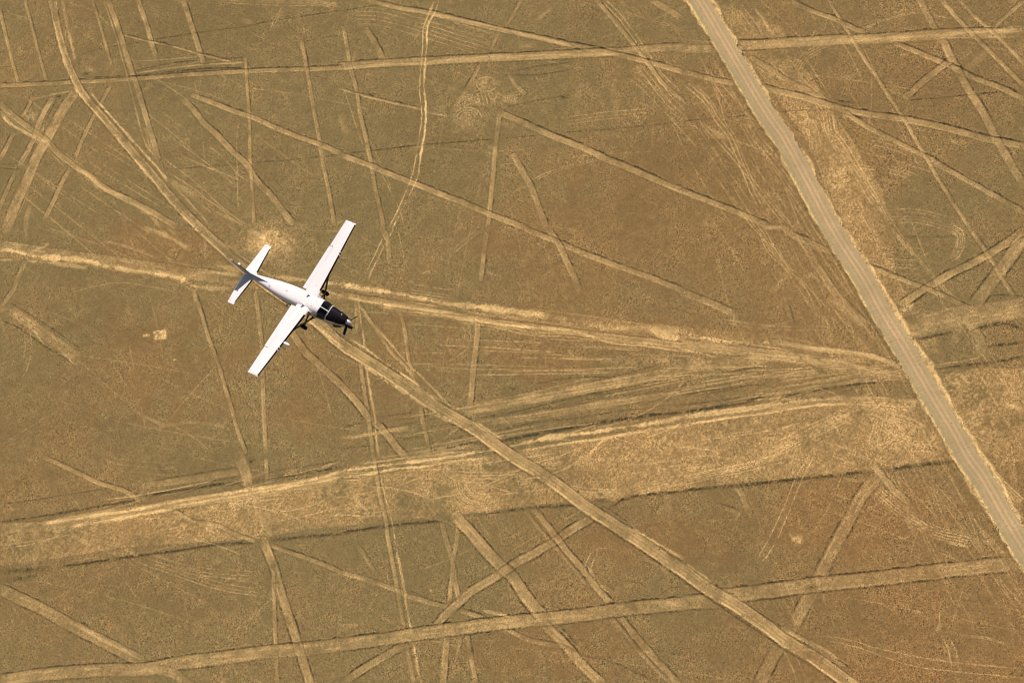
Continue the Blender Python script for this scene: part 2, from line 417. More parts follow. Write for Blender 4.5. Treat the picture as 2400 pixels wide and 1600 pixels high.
blob('B', 'b', 880, 830, 110, 70, .28); blob('B', 'b', 980, 570, 90, 50, .3)
R_("""
# ---------------- dark stone lines
A D 3 .5: 560,380 620,350 800,315 1000,285
A D 4 .7: 1050,272 1200,250 1360,222 1680,182 1860,145 2349,72
A D 3 .45: 553,385 548,490
A D 4 .6: 900,492 1200,430 1500,402 1690,400
A D 8 1: 920,522 1200,492 1420,470 1690,468
A D 5 .9: 630,530 760,528 850,520
A D 3 .55: 1135,1165 1300,1155 1500,1140 1690,1122 1900,1105
A D 4 .6: 1900,1110 2100,1088 2349,1060
A D 4 .6: 1085,1080 1120,1120 1135,1165
A D 5 .7: 400,660 350,760 300,880
A D 4 .7: 10,1155 140,1165
A D 4 .5: 0,1130 140,1120
A D 3 .4: 2080,290 2200,262 2349,240
B D 3 .35: 0,240 160,195
B D 3 .6: 0,75 150,50 290,28
B D 5 .8: 0,1055 250,1030 500,1000 800,975 1050,955
B D 3 .5: 1090,950 1360,930
B D 4 .55: 1500,915 1750,895 2000,872 2349,835
B D 4 .6: 1130,510 1300,515 1450,500 1600,475
B D 3 .6: 1200,485 1350,455 1590,425
B D 3 .5: 1150,730 1300,700 1560,650
B D 3 .35: 1470,660 1490,780 1500,850
C D 3 .5: 0,832 250,812 520,790
C D 4 .65: 670,772 830,760 1000,750
C D 4 .8: 1560,690 1750,672 1960,652 2200,630
C D 6 .9: 370,272 480,272 620,268
C D 5 .5: 380,350 500,345 750,330
C D 5 .8: 1380,245 1540,215 1700,205
C D 8 .9: 1180,700 1050,690
C D 4 .5: 560,590 700,620
C D 4 .6: 10,830 80,830
D D 4 .75: 80,515 230,610 400,720 490,790
D D 4 .65: 490,790 600,855
D D 5 .8: 25,640 150,700 300,810 430,885 500,935
D D 3 .3: 600,990 780,1085
D D 4 .5: 1620,1240 1640,1290
E D 3 .5: 880,1215 1200,1160 1500,1105 1800,1040 2100,965 2349,890
E D 3 .6: 1340,1070 1600,1030 1900,1025
E D 4 .7: 930,1312 1200,1265 1500,1190 1800,1130 2100,1070 2349,1035
E D 4 .75: 1010,1362 1300,1312 1600,1265 1900,1222 2200,1182 2349,1162
E D 3 .5: 1100,1400 1350,1330 1600,1312 1850,1270 2349,1210
E D 11 1.1: 1090,1468 1350,1418 1600,1372 1850,1332 2100,1292 2349,1268
E D 4 .5: 0,1370 170,1335
E D 4 .6: 240,1305 450,1275 520,1260
E D 3 .5: 0,1520 200,1495
E D 8 .9: 440,1568 700,1520 960,1470
E D 3 .5: 260,1480 420,1455 560,1430
E D 3 .45: 600,1370 760,1345 
F D 5 .7: 0,1030 250,992 540,958
F D 4 .6: 0,1142 300,1104 560,1075
F D 3 .5: 0,1222 260,1185 560,1140
F D 11 1.1: 0,1272 250,1228 450,1192 600,1135
F D 9 1: 690,1165 850,1130 1050,1098 1340,1058
F D 5 .6: 700,1130 900,1100 1080,1080
F D 12 1.1: 1500,632 1700,598 1900,552
F D 8 .95: 1600,772 1740,740 1875,712
F D 8 .9: 1950,705 2200,662 2349,700
F D 8 .85: 2110,812 2240,800 2349,785
F D 8 .7: 1690,975 1950,945 2200,915 2349,880
F D 5 .5: 1500,60 1700,62 1920,55
F D 5 .6: 800,900 1000,1000 1150,1050
F D 3 .5: 1900,800 1960,720
F D 5 .8: 2100,470 2230,460 2349,470
G D 4 .6: 0,335 280,302 450,270 700,235 830,210
G D 7 .8: 0,455 200,430 500,385 700,350 950,305
G D 10 1.1: 1000,275 1250,240 1450,205 1655,190
G D 4 .65: 1000,182 1300,132 1640,75
G D 3 .5: 1380,190 1650,145
G D 10 1: 1740,180 1820,165
G D 10 1: 1860,158 2100,122 2349,80
G D 4 .5: 1890,105 2349,38
G D 9 1: 430,760 600,740 950,690 1250,650 1500,612 1765,597
G D 9 1: 1890,580 2100,560 2349,540
G D 16 .5: 0,800 170,790 340,770
G D 14 .45: 0,860 120,850 240,830
G D 4 .6: 1765,600 1830,700 1870,800
H D 9 1: 0,530 300,485 680,448 770,440
H D 8 1: 850,412 1100,385 1300,360 1620,342
H D 10 1: 1735,312 1840,302
H D 9 1: 1865,352 1980,288 2349,248
H D 4 .7: 435,915 600,985 745,1032
H D 3 .6: 430,1220 600,1170 720,1050
I D 9 1: 0,242 350,206 380,210 700,172 1000,142 1310,108
I D 9 .95: 1420,98 1600,70 1860,42
I D 5 .7: 1400,130 1430,95
I D 4 .65: 2349,1400 2200,1568
I D 4 .6: 880,905 970,905
H D 6 .8: 1500,1160 1620,1300
G D 5 .6: 1210,1480 1500,1450
G D 14 .5: 1080,70 1160,130
H D 5 .5: 1690,1380 1870,1420 2150,1545
""")
R_("""
# ---------------- cleared strips
A P 9 .5 .5: 0,60 20,160 45,260 75,380 100,470 127,575
A P 8 .5 .6: 172,0 220,180 258,330 290,440 318,550
A P 7 .45 .4: 635,0 690,170 730,310 768,440
A P 14 .6 .8: 745,0 800,150 855,320 900,470 935,570 975,700 1010,820 1050,950 1090,1090
A Q 4 .5 .1: 715,0 770,160 820,320 870,500 920,690 970,880 1010,1000 1070,1080
A P 13 .55 .7: 950,0 1000,140 1040,280 1075,395
A P 14 .55 .8: 1262,0 1310,150 1360,300 1405,440
A Q 5 .45 .6: 850,240 1010,280 1200,320 1400,375 1600,425
A P 12 .42 .6 .1: 0,590 300,575 600,560 940,540 1300,510 1700,490 2100,475 2349,465
A Q 5 .45: 920,505 1300,450 1690,428
A P 11 .45 .5 .4: 770,570 700,700 620,850 560,980 520,1080
A P 13 .45 .5 .4: 490,1150 420,1270 370,1380 310,1500
A P 13 .6 .6 .2: 1330,655 1450,700 1600,760 1760,815 1900,880 2080,950 2200,990 2349,1055
A P 15 .55 .7 .2: 1270,690 1340,760 1410,850 1500,930 1600,1040 1700,1130 1760,1230 1880,1360 2010,1530
A P 8 .5 .5: 1690,400 1700,560 1715,800 1720,1000 1730,1200 1745,1420 1748,1540
A P 10 .5 .7 .1: 2080,290 2105,430 2130,580 2165,780 2200,970 2225,1130 2260,1300 2300,1540
A P 12 .4 .7 .5: 220,680 180,760 140,810
A P 14 .55 .6 .6: 90,920 40,1020 0,1090
A P 18 .6 .7 .6: 350,690 290,800 220,980 140,1120
A P 34 .62 .5 .5: 520,630 430,760 320,960 250,1080 190,1230 110,1400 50,1568
A P 12 .35 .5 .5: 100,1190 40,1330 0,1430
A P 7 .4: 230,680 350,650 520,620
A P 15 .45 .4 .2: 0,710 120,820 300,950 400,1050 500,1130 600,1195 700,1280 800,1335 1000,1430 1200,1550
B P 13 .5 .9 .1: 180,0 400,55 620,90 850,145 1060,195 1280,240 1500,290 1800,350 2080,420 2349,495
B P 10 .5 .6 .1: 20,200 45,350 65,470 100,600 130,780 170,950 200,1100 230,1280 270,1450 290,1568
B P 14 .45 .8: 175,205 230,290 290,415
B P 8 .35 .5 .1: 1235,0 1190,80 1140,170
B Q 7 .3 .5 .2: 1080,230 1030,340
B P 8 .3 .7: 960,440 880,580 760,770
B P 22 .38 .7 .3: 0,455 300,435 550,420 1000,400 1300,385 1700,365 1900,355
B Q 20 .4 .5: 1900,355 2100,335 2349,320
B P 11 .6 .7 .1: 1090,780 1075,900 1060,1040 1045,1200 1030,1350 1010,1568
B P 15 .58 .8 .1: 1095,775 1250,840 1400,910 1490,950 1650,1010 1800,1080 2000,1160 2200,1250 2349,1310
B P 14 .52 .8: 1190,1070 1250,1180 1310,1290 1360,1420 1410,1560
B P 9 .45 .5: 1760,0 1850,110 1950,230 2030,330 2130,460 2200,560 2349,690
B P 6 .4 .6: 0,610 150,655 350,705 550,748
B Q 6 .35: 600,770 740,800
B Q 9 .35 .4: 1150,500 1200,580 1260,640
B Q 14 .4: 2130,0 2240,60 2349,130
B Q 9 .35: 1360,130 1450,50
B P 14 .6 .7 .1: 0,1065 180,1130 320,1190 500,1260 700,1340 860,1400 1040,1480 1280,1568
C P 25 .4 .6 .1: 420,310 700,295 1000,275 1300,265 1600,245 1900,232 2349,225
C Q 20 .35: 0,335 220,335
C P 11 .5 .8: 760,10 900,75 1050,130 1150,180 1240,215
C P 7 .6 .2 .2: 1010,0 1060,90 1130,200 1190,300 1260,420 1330,520 1430,680 1520,810 1600,950 1680,1090 1760,1230 1860,1390 1970,1560
C P 13 .5 .4: 1630,0 1690,110 1740,205
C P 16 .55 .7 .2: 1800,290 1850,400 1900,490 1970,620 2060,760 2150,930 2220,1060 2349,1270
C P 9 .6 .3 .2: 1780,0 1860,90 1960,200 2100,340 2200,440 2349,590
C P 7 .55: 1910,0 2000,100 2100,190 2200,280 2349,440
C P 8 .4 .3: 2349,5 2250,90 2140,185
C P 12 .45 .8: 1470,300 1600,350 1720,400 1860,460 2000,530 2180,600 2349,680
C P 14 .4 .7 .5: 1850,410 1700,520 1540,662
C P 15 .5 .9 .1: 560,605 800,660 1000,720 1200,770 1500,815 1750,865 2000,930 2150,965 2349,1005
C Q 12 .35 .5: 480,400 600,470 700,540 850,610 960,690
C P 11 .5 .7: 1110,770 1220,840 1300,890 1450,960 1600,1040 1700,1090 1850,1180 2050,1290 2250,1400 2349,1460
C P 13 .5 .9 .1: 0,1312 150,1370 320,1435 450,1490 600,1560
C Q 12 .4 .4: 0,490 200,545 360,575
C P 8 .35 .5 .3: 1030,760 1060,900
D P 30 .3: 0,120 480,195 800,235 1200,300 1500,335
D P 14 .4 .6 .1: 170,240 130,330 90,430 20,530 0,560
D Q 26 .25: 60,560 200,650 350,760 530,890
D P 9 .52 .7: 1330,430 1370,540 1410,670 1450,790 1510,960 1560,1130 1600,1260 1640,1400 1690,1540
D P 10 .5 .3: 1760,450 1775,560 1800,800 1810,1080 1815,1200 1820,1350 1830,1540
E P 13 .5 .7: 1250,0 1430,75 1500,105 1650,170 1850,245 2050,315 2349,430
E P 11 .55 .6: 1010,0 985,150 960,350
E P 14 .45 .7: 1430,20 1500,120 1550,230 1600,330 1645,440
E P 13 .52 .8 .2: 940,640 935,750 920,870 905,1010 895,1150 878,1250
E P 14 .4 .2: 0,460 200,492 500,545 760,590 900,622 1100,652 1400,690 1700,730 2000,765 2349,808
E P 7 .45 .3: 120,520 260,730 350,860 440,950 520,1070
E P 8 .4 .3: 405,570 440,720 460,880 480,960 515,1060
E P 9 .4 .6: 540,1190 560,1320 590,1450 610,1568
E Q 7 .3 .2: 130,800 130,930
E P 9 .45 .5 .2: 130,930 150,1060 180,1250 200,1400 222,1568
D P 17 .5 .8 .4: 2010,720 2100,850 2200,945 2349,1085
E P 16 .5 .8 .7: 0,1080 100,1190 190,1310
E P 16 .45 .9 .6: 240,1340 330,1440 400,1530 440,1568
E Q 8 .35: 100,500 110,640 100,720
E P 12 .35 .4 .2: 280,0 320,100 330,230
F P 16 .4 .5: 0,440 200,520 360,590
F P 16 .45 .8 .7: 2349,20 2150,155 2000,240 1850,310 1700,400 1650,430 1520,520
F P 26 .38 .9 .8: 2349,60 2260,190 2150,340 2060,460 2000,535
F P 10 .45 .8: 1270,260 1400,312 1550,370 1680,420 1850,490 1980,555
F P 8 .5 .4 .2: 1975,0 2050,110 2140,240 2200,350 2290,490
F P 44 .38: 1530,690 1700,650 1900,605 2100,585 2349,545
E Q 26 .34: 880,1245 1200,1190 1500,1135 1800,1080 2100,1030 2349,985
F Q 26 .34: 0,960 250,940 560,900
E Q 18 .3: 1050,1335 1350,1290 1650,1240 2000,1185 2349,1140
G Q 16 .28: 1000,205 1300,165 1640,110
F P 22 .35: 0,800 400,850 800,895 1000,930 1300,985 1560,1035
F Q 12 .45: 640,780 900,830 1100,850 1300,880 1400,910 1500,960
F Q 8 .4 .6: 700,470 725,560 750,645
F Q 12 .4 .5: 740,40 900,110 1010,170
F P 15 .35 .3: 700,0 850,130 1000,380 1100,500 1260,665
F Q 14 .3 .5: 560,1210 640,1170 690,1120
F Q 18 .35: 1950,600 2000,690 2040,760 2050,860
F Q 16 .4: 1900,680 1880,760 1860,800
F P 16 .35: 0,1330 300,1290 600,1245 900,1205 1150,1195
G P 10 .5 .3: 320,20 450,80 560,130 680,190 850,240 960,300
G P 8 .45 .4: 1200,380 1330,450 1500,480 1620,540 1760,590
G P 26 .5: 1640,0 1690,120 1710,200
G P 9 .5 .6: 1830,0 1840,150
G P 18 .4: 240,470 255,620 240,760
G P 16 .35: 1760,300 1790,420 1850,520
G P 20 .55 .8 .6: 1820,590 1850,680 1890,780 1920,900 1970,1050 2020,1200 2060,1330 2090,1420 2135,1568
G P 9 .5 .7: 1880,800 1885,950 1890,1100 1900,1300 1912,1568
G P 9 .42 .5: 1870,620 2000,670 2150,720 2349,800
G P 26 .32 .5 .5: 0,920 150,990 300,1060 480,1160 600,1220 750,1300 960,1410
G P 28 .38 .8 .2: 0,1550 300,1505 700,1475 1000,1470 1250,1420 1500,1395 1800,1355 2100,1330 2349,1300
G P 20 .42: 1060,1470 1200,1500 1280,1568
G P 24 .4: 0,500 300,480 500,440 900,385 1200,335 1500,290 1800,240 2100,195 2349,140
H P 9 .48 .4 .2: 225,0 240,120 270,290 300,420 320,560 345,700 375,850 400,1000 430,1180
H P 11 .5 .5 .2: 690,440 720,580 760,710 780,850 815,1010
H P 9 .45 .3 .4: 800,490 790,600 770,720 755,900 745,1015
H P 25 .58 .9 .8: 790,420 900,540 1000,660 1100,760 1180,830 1260,950 1330,1040 1400,1120
H P 18 .42 .6 .6: 1720,430 1600,500 1480,580 1350,660 1200,740 1050,840 900,930 800,1020 700,1110 650,1180
H P 13 .5 .7 .2: 1320,360 1400,460 1480,560 1560,670 1650,770 1740,890 1860,1020
H P 7 .3 .5: 1270,380 1370,510 1480,640 1600,780 1700,900
H P 10 .4 .1: 0,805 200,860 390,930 440,960 600,1010 760,1050
H P 10 .4 .6: 830,1070 950,1110 1050,1150
H P 9 .38 .3: 1100,1170 1300,1270 1500,1310 1620,1370
H P 20 .52 .9 .3: 1400,1160 1500,1260 1600,1370 1700,1480 1800,1568
H P 15 .45 .6 .3: 730,1240 720,1350 700,1568
H P 10 .48 .7: 865,1240 890,1370 925,1568
H P 14 .48 .6: 1900,1090 1990,1200 2080,1300 2180,1420 2310,1568
H P 7 .3 .6: 1850,1100 2000,1280 2100,1400 2250,1555
H P 16 .35 .7 .6: 420,1310 300,1380 150,1470 20,1560
H P 9 .45 .5: 450,1300 480,1450 502,1568
H P 8 .25 .3: 100,600 180,720 250,830
H P 7 .3 .4: 820,1260 800,1380
H P 9 .3: 1320,1290 1400,1420
H P 27 .38 1 .6: 0,1300 300,1260 500,1228 800,1190 1100,1152 1400,1122 1700,1090 1900,1060 2200,1030 2349,1018
H Q 9 .35: 650,240 700,340 720,400
I Q 29 .35 .7 .5: 0,1010 240,1000
I P 28 .35 .8 .7: 250,970 600,928 900,888 1200,862 1600,812 1900,780 2250,745
I P 24 .3 .9 .9: 1330,150 1230,280 1150,430 1050,610 980,750 930,850
I P 24 .3 .6 .6: 880,950 820,1060 760,1180
I P 24 .28 .6 .6: 650,1330 600,1420 530,1568
I P 13 .5 .4: 1310,60 1380,150 1450,230 1540,310
I P 10 .42: 1540,310 1550,440 1600,540
I P 12 .45: 370,200 420,290 455,395
I P 8 .3 .5: 250,340 380,390
""")
R_("""
# ---------------- ragged bright dust
A B 6 .7: 10,790 60,850 150,900 240,945 320,985
A B 8 .7: 510,1145 620,1220 700,1290 790,1335 900,1370
A B 5 .45: 1650,1240 1300,1100 
A B 30 .45: 330,830 270,930
A B 16 .5: 200,960 330,980 300,1040
A B 8 .5: 430,0 460,180 500,330 520,430
A B 16 .3: 470,600 520,640 460,700
A B 12 .35: 600,470 650,490
A B 8 .35: 1000,880 1040,1050
D B 14 .95: 0,150 100,160 200,190 330,210 450,215 620,232 700,258 850,285 1000,308 1200,340 1290,375
D B 8 .5: 0,220 200,232 400,250 600,280
D B 12 .5: 1290,370 1320,400 1430,415 1580,420
D B 8 .4: 200,170 330,120 280,110
D B 9 .7: 1850,330 2050,357 2349,392
D B 8 .5: 1290,340 1450,310 1650,330
D B 6 .5: 2200,420 2349,470
D B 10 .5: 1000,0 1150,60 1300,150
D B 8 .5: 1300,0 1450,60 1600,160
D B 6 .5: 190,640 240,720 300,800
D B 6 .45: 430,860 500,930 540,940
D B 9 .45: 0,580 40,560
D B 7 .5: 1340,430 1340,520
D B 24 .35: 1150,0 1280,110 1350,200
D B 12 .4: 1480,260 1680,300
A B 12 .4: 800,1350 1000,1450 1100,1560
A B 10 .35: 1450,1440 1700,1560
B B 8 .4: 0,480 300,445 600,435 1000,405 1400,385 1900,372
B B 5 .5: 580,425 1100,388 1600,372
B B 7 .45: 250,25 400,60 700,115 1000,175 1300,245 1600,320
B B 5 1: 670,0 640,90 592,180 590,300 576,450 568,600 580,750 575,900 550,1050 530,1200 490,1300 430,1420 350,1568
B B 3.5 .75: 635,20 600,100 565,190 560,320 546,480 538,640 552,800 535,950 512,1100 480,1230 400,1420 330,1560
B L 2.5 .5: 562,180 580,185 600,180
B B 14 .3: 750,620 800,600
A B 6 .95: 340,0 365,120 385,220 410,320 440,420 490,545
A B 5 .8: 385,0 402,130 425,240 460,360 500,470
A B 5 .5: 355,0 378,130 400,240
A B 6 .9: 510,600 600,715 700,830 780,920 950,1130 1060,1260
A B 5 .85: 610,620 690,720 760,800 870,920 940,1000 1040,1110 1150,1240
A B 5 .7: 1060,1260 1160,1370 1300,1540
A B 4 .6: 1180,1260 1300,1390 1400,1500 1430,1540
B B 20 .35: 780,880 870,840
B B 10 .3: 820,900 760,900
B B 40 .3: 1050,980 1000,1130 990,1230
B B 12 .3: 1230,320 1320,310
B B 40 .28: 1640,640 1700,600
B B 12 .3: 1100,850 1180,870
C B 14 .4: 470,320 800,300 1000,285 1300,262
C B 10 .5: 1100,280 1500,258 2000,225 2349,200
C B 24 .3: 2000,330 1950,400
C B 8 .4: 500,60 560,140 620,240
C B 12 .4: 1770,290 1820,340
C B 36 .42: 1080,1180 1060,1360
C B 30 .4: 880,960 980,1000
C B 30 .4: 550,1400 600,1500
C B 12 .35: 150,870 300,950
D B 22 .55: 1780,60 1850,40 1920,60
E B 13 1: 0,392 130,412 250,432 370,450
E B 9 .9: 370,450 560,488 700,520 860,540
E B 14 1: 850,545 950,545 1200,585 1400,605
E B 7 .9: 60,482 200,515 400,540 600,570 800,600 950,642 1150,672 1350,692
E B 6 .7: 280,545 550,590 800,625 930,652
E B 6 .75: 1350,692 1600,715 1850,790 2050,812 2349,850
E B 22 .4: 1400,600 1550,640 1800,685 2000,690
E B 14 .55: 1850,690 2100,690 2349,712
E B 14 .8: 2110,700 2220,740 2349,770
E B 5 .5: 150,560 250,700 350,810 450,930 540,1020 640,1120 750,1235
E B 4 .55: 115,430 130,620 150,740 160,830
E B 5 .65: 170,950 190,1080 210,1200 230,1310 240,1450 258,1568
E B 5 .6: 360,10 300,120 235,245 180,360
E L 3 .55: 290,60 230,190 160,330
E B 10 .45: 860,1280 950,1260 1100,1240
E B 9 .95: 1190,1500 1400,1450 1700,1410 1950,1372 2200,1335 2349,1300
E B 6 .85: 1250,1535 1500,1490 1800,1450 2000,1415 2349,1362
E B 50 .3: 1900,940 2349,900
E B 50 .35: 2000,1500 2349,1450
E B 8 .4: 0,1450 200,1422 450,1380
E B 10 .35: 450,1568 900,1500
E B 6 .7: 1700,1568 1780,1480 1850,1440
E B 30 .4: 1300,1540 1500,1520
E B 4 .5: 440,840 480,1000
F B 16 .95: 0,720 200,765 400,788 640,790
F B 9 .9: 0,840 110,862 230,890
F B 30 .5: 80,790 300,800
F B 6 .6: 600,880 800,895 980,945
F B 7 .7: 700,800 900,830 1100,850 1300,880 1400,912 1500,962
F B 5 .6: 1150,940 1350,1000 1560,1032
F B 12 .4: 850,1000 950,990
F B 9 1: 0,1302 300,1262 600,1222 800,1192 1100,1172
F B 6 .6: 1100,1172 1350,1170 1620,1200
F B 5 .85: 0,1362 300,1312 600,1272 900,1222 1150,1212
F B 30 .35: 0,930 250,930
F B 24 .35: 270,1290 330,1400
F B 30 .5: 100,1440 300,1480
F B 8 .95: 1510,585 1590,530
F B 40 .5: 1440,470 1530,520
F B 10 .6: 2020,200 2120,240
F B 14 .4: 1000,480 1150,600 1250,680
F B 20 .3: 850,300 1000,420
F B 12 .4: 620,440 720,330
F B 50 .4: 1850,1050 2000,1060
F B 60 .35: 1750,1150 2349,1150
F B 60 .45: 2000,1330 2100,1450
F B 12 .5: 2200,1210 2349,1250
F B 8 .55: 1430,1180 1300,1240
F B 6 .5: 2010,640 2040,690
F B 8 .5: 700,0 560,0
F B 16 .5: 1180,0 1220,120
G B 8 1: 300,470 600,425 900,380 1200,322 1500,270 1800,230 2100,180 2349,112
G B 7 .95: 480,492 800,442 1000,402 1200,375
G B 7 .9: 1200,350 1500,300 1750,262 2100,200 2349,150
G B 24 .5: 1050,480 1400,420
G B 60 .35: 1250,520 1700,500
G B 40 .5: 1400,370 1800,300 
G B 60 .38: 2150,230 2340,250
G B 60 .3: 1850,380 1750,450
G B 6 .5: 1200,378 1330,450
G B 6 .6: 820,420 830,460
G B 12 .45: 850,650 940,690
G B 8 .4: 280,580 300,660
G B 8 .5: 570,1185 700,1265 900,1370
G B 22 .6: 1260,1445 1400,1440
G B 12 .4: 800,1500 1100,1475
G B 5 .7: 1170,1350 1160,1380 1190,1395
G B 60 .25: 0,600 150,560
G B 30 .25: 0,380 300,370
H B 8 1: 0,112 200,85 450,50 700,22 950,-20 1150,-50
H B 5 .7: 150,60 450,20 800,-20
H B 6 .9: 0,160 240,120 400,90 560,80 800,40 1000,20
H B 5 .9: 275,145 290,240 330,380 355,500
H B 5 .7: 355,500 375,640 410,800 430,910
H B 5 .65: 430,910 455,1080 480,1230
H B 5 .6: 495,1300 520,1430 545,1568
H B 40 .5: 480,190 580,240 620,280
H B 30 .6: 720,320 760,340
H B 60 .35: 100,300 230,420
H B 60 .35: 900,60 1100,60
H B 30 .5: 1180,150 1330,250
H B 40 .4: 1560,30 2000,40
H B 50 .5: 1900,250 1700,260
H B 24 .6: 2050,170 2349,60
H B 40 .45: 1950,60 2200,20
H B 12 .35: 1450,1110 1700,1110
H B 14 .5: 2180,1020 2349,1025
H B 12 .4: 1050,1180 1300,1160
H B 6 .6: 930,1060 1200,1120
H B 6 .45: 650,1195 690,1160
H B 7 .5: 1430,1180 1540,1280
H B 60 .35: 850,380 1050,360
H B 20 .3: 1500,1420 1600,1400
I B 50 .5: 0,100 300,60
I B 20 .45: 290,60 340,150
I B 24 1: 2165,200 2210,280
I B 14 1: 2210,280 2260,360 2310,420
I B 12 .6: 1310,70 1360,130
I B 12 .6: 2080,590 2130,590
I B 8 .6: 2180,660 2220,680
I B 5 .7: 740,545 770,580 820,600
I B 5 .5: 810,500 850,510
I B 6 .35: 440,640 450,650
I B 20 .35: 1860,1020 1930,1030
I B 6 .6: 370,440 400,390
I B 60 .25: 450,30 800,0
I B 10 .45: 2300,770 2349,790
""")
for t, k, *q in (('D', 'b', 1100, 740, 46, 32, .8, -8, 1), ('D', 'b', 1005, 745, 24, 10, .7, 0, .6), ('D', 'b', 1200, 905, 14, 10, .9), ('D', 'b', 1850, 100, 150, 100, .9), ('D', 'b', 1840, 80, 110, 70, 1.0), ('D', 'b', 1840, 90, 260, 190, .4), ('D', 'p', 1850, 95, 150, 100, .7), ('D', 'b', 1900, 60, 70, 50, 1.1), ('C', 'p', 1050, 1150, 110, 300, .5), ('C', 'b', 1080, 1250, 80, 160, .4), ('B', 'd', 1530, 665, 30, 16, 1), ('E', 'd', 1180, 1105, 30, 12, .9), ('I', 'b', 790, 585, 40, 30, .7), ('H', 'b', 620, 930, 14, 8, .8), ('A', 'd', 590, 510, 30, 22, 1), ('A', 'd', 400, 665, 36, 14, .9), ('G', 'd', 1735, 40, 30, 24, .9),
                 ('G', 'd', 1890, 585, 30, 14, 1), ('E', 'd', 1930, 920, 26, 30, .7), ('I', 'd', 900, 905, 40, 12, .8), ('C', 'b', 1510, 378, 26, 8, .6), ('A', 'b', 215, 800, 60, 50, .4), ('C', 'b', 850, 820, 60, 100, .35), ('C', 'b', 1180, 1500, 80, 60, .4), ('F', 'd', 2260, 650, 40, 12, 1), ('H', 'd', 690, 1165, 30, 12, .9), ('G', 'd', 1240, 235, 40, 10, 1)):
    blob(t, k, *q)
# radial marks round the blown patch north of the tail
for k in range(14):
    a = k * .45 + random.uniform(-.1, .1); r0 = random.uniform(20, 60); r1 = random.uniform(90, 170)
    stroke('D', 'B', 5, .5, [(1850 + r0 * math.cos(a), 95 + r0 * .8 * math.sin(a)), (1850 + r1 * math.cos(a), 95 + r1 * .7 * math.sin(a))])

# --- faint old wheel marks and scuffs all over the plain ----------------
rs = random.Random(99)
def wander(px, py, ang, ln, bend, st, w_, am):
    P = []; n = max(3, int(ln / 60)); a = ang
    for k in range(n + 1):
        P.append((px, py)); px += ln / n * math.cos(a); py += ln / n * math.sin(a); a += bend / n + rs.uniform(-.02, .02)
    stroke('S', st, w_, am, P)
for k in range(150):                                # anywhere
    a = rs.choice([.15, .2, 1.15, 1.25, 1.9, 2.6, .55, .6]) + rs.gauss(0, .12)
    wander(rs.uniform(-50, 2350), rs.uniform(-50, 1600), a, rs.uniform(80, 520), rs.gauss(0, .25), 'L', rs.uniform(1.6, 2.4), rs.uniform(.08, .2))
for k in range(110):                                # beside the gravel road
    u = rs.uniform(0, 1); side = rs.choice([-1, -1, 1]); off = abs(rs.gauss(0, 90)) + 34
    bx = 1640 + 760 * u ** .97; by = 1300 * u
    wander(bx + side * off * .88, by - side * off * .47, math.atan2(1300, 760) + rs.gauss(0, .10), rs.uniform(90, 420), rs.gauss(0, .1), 'L', rs.uniform(1.6, 2.4), rs.uniform(.12, .28))
for k in range(56):                                 # streaks fanning in towards the junction at the road
    t0 = rs.uniform(0, .8); x = 850 + 1250 * t0; y = 690 + (200 * t0) + rs.uniform(-40, 170) * (1 - .55 * t0)
    wander(x, y, math.atan2(860 - y, 2120 - x) * rs.uniform(.7, 1.1), rs.uniform(100, 420), rs.gauss(0, .05), rs.choice('LLLB'), rs.uniform(1.8, 4), rs.uniform(.2, .5))
for k in range(95):                                # streaks of the broad pale band
    x = rs.uniform(-20, 2000); y = 1240 - .135 * x - .00001 * x * x + rs.uniform(-35, 100)
    wander(x, y, -.145 + rs.choice([0, 0, .35, -.3]) * rs.random() + rs.gauss(0, .04), rs.uniform(50, 260), rs.gauss(0, .35), rs.choice('LLB'), rs.uniform(1.5, 3.6), rs.uniform(.18, .55))
for k in range(34):                                 # ruts and stone ridges above the band
    x = rs.uniform(850, 1950); y = 1225 - .135 * x - .00001 * x * x - rs.uniform(10, 120) * min(1, (2250 - x) / 900)
    wander(x, y, -.16 + rs.gauss(0, .02), rs.uniform(120, 420), 0, rs.choice('LLD'), rs.uniform(1.6, 2.6), rs.uniform(.25, .5))
for k in range(18):                                 # upper left fan
    wander(rs.uniform(-20, 420), rs.uniform(150, 520), rs.choice([.6, .62, .68]) + rs.gauss(0, .05), rs.uniform(80, 300), 0, 'L', rs.uniform(1.6, 2.4), rs.uniform(.15, .35))
for k in range(46):                                 # shallow dark washes
    wander(rs.uniform(0, 2400), rs.uniform(0, 1600), rs.choice([.1, 2.3, -.3, 1.0]) + rs.gauss(0, .3), rs.uniform(90, 330), rs.gauss(0, .9), 'S', rs.uniform(14, 46), rs.uniform(.15, .42))
for k in range(60):                                 # pale scuffs
    wander(rs.uniform(0, 2400), rs.uniform(0, 1600), rs.uniform(0, 3.1), rs.uniform(20, 90), rs.gauss(0, .5), 'B', rs.uniform(6, 22), rs.uniform(.12, .28))
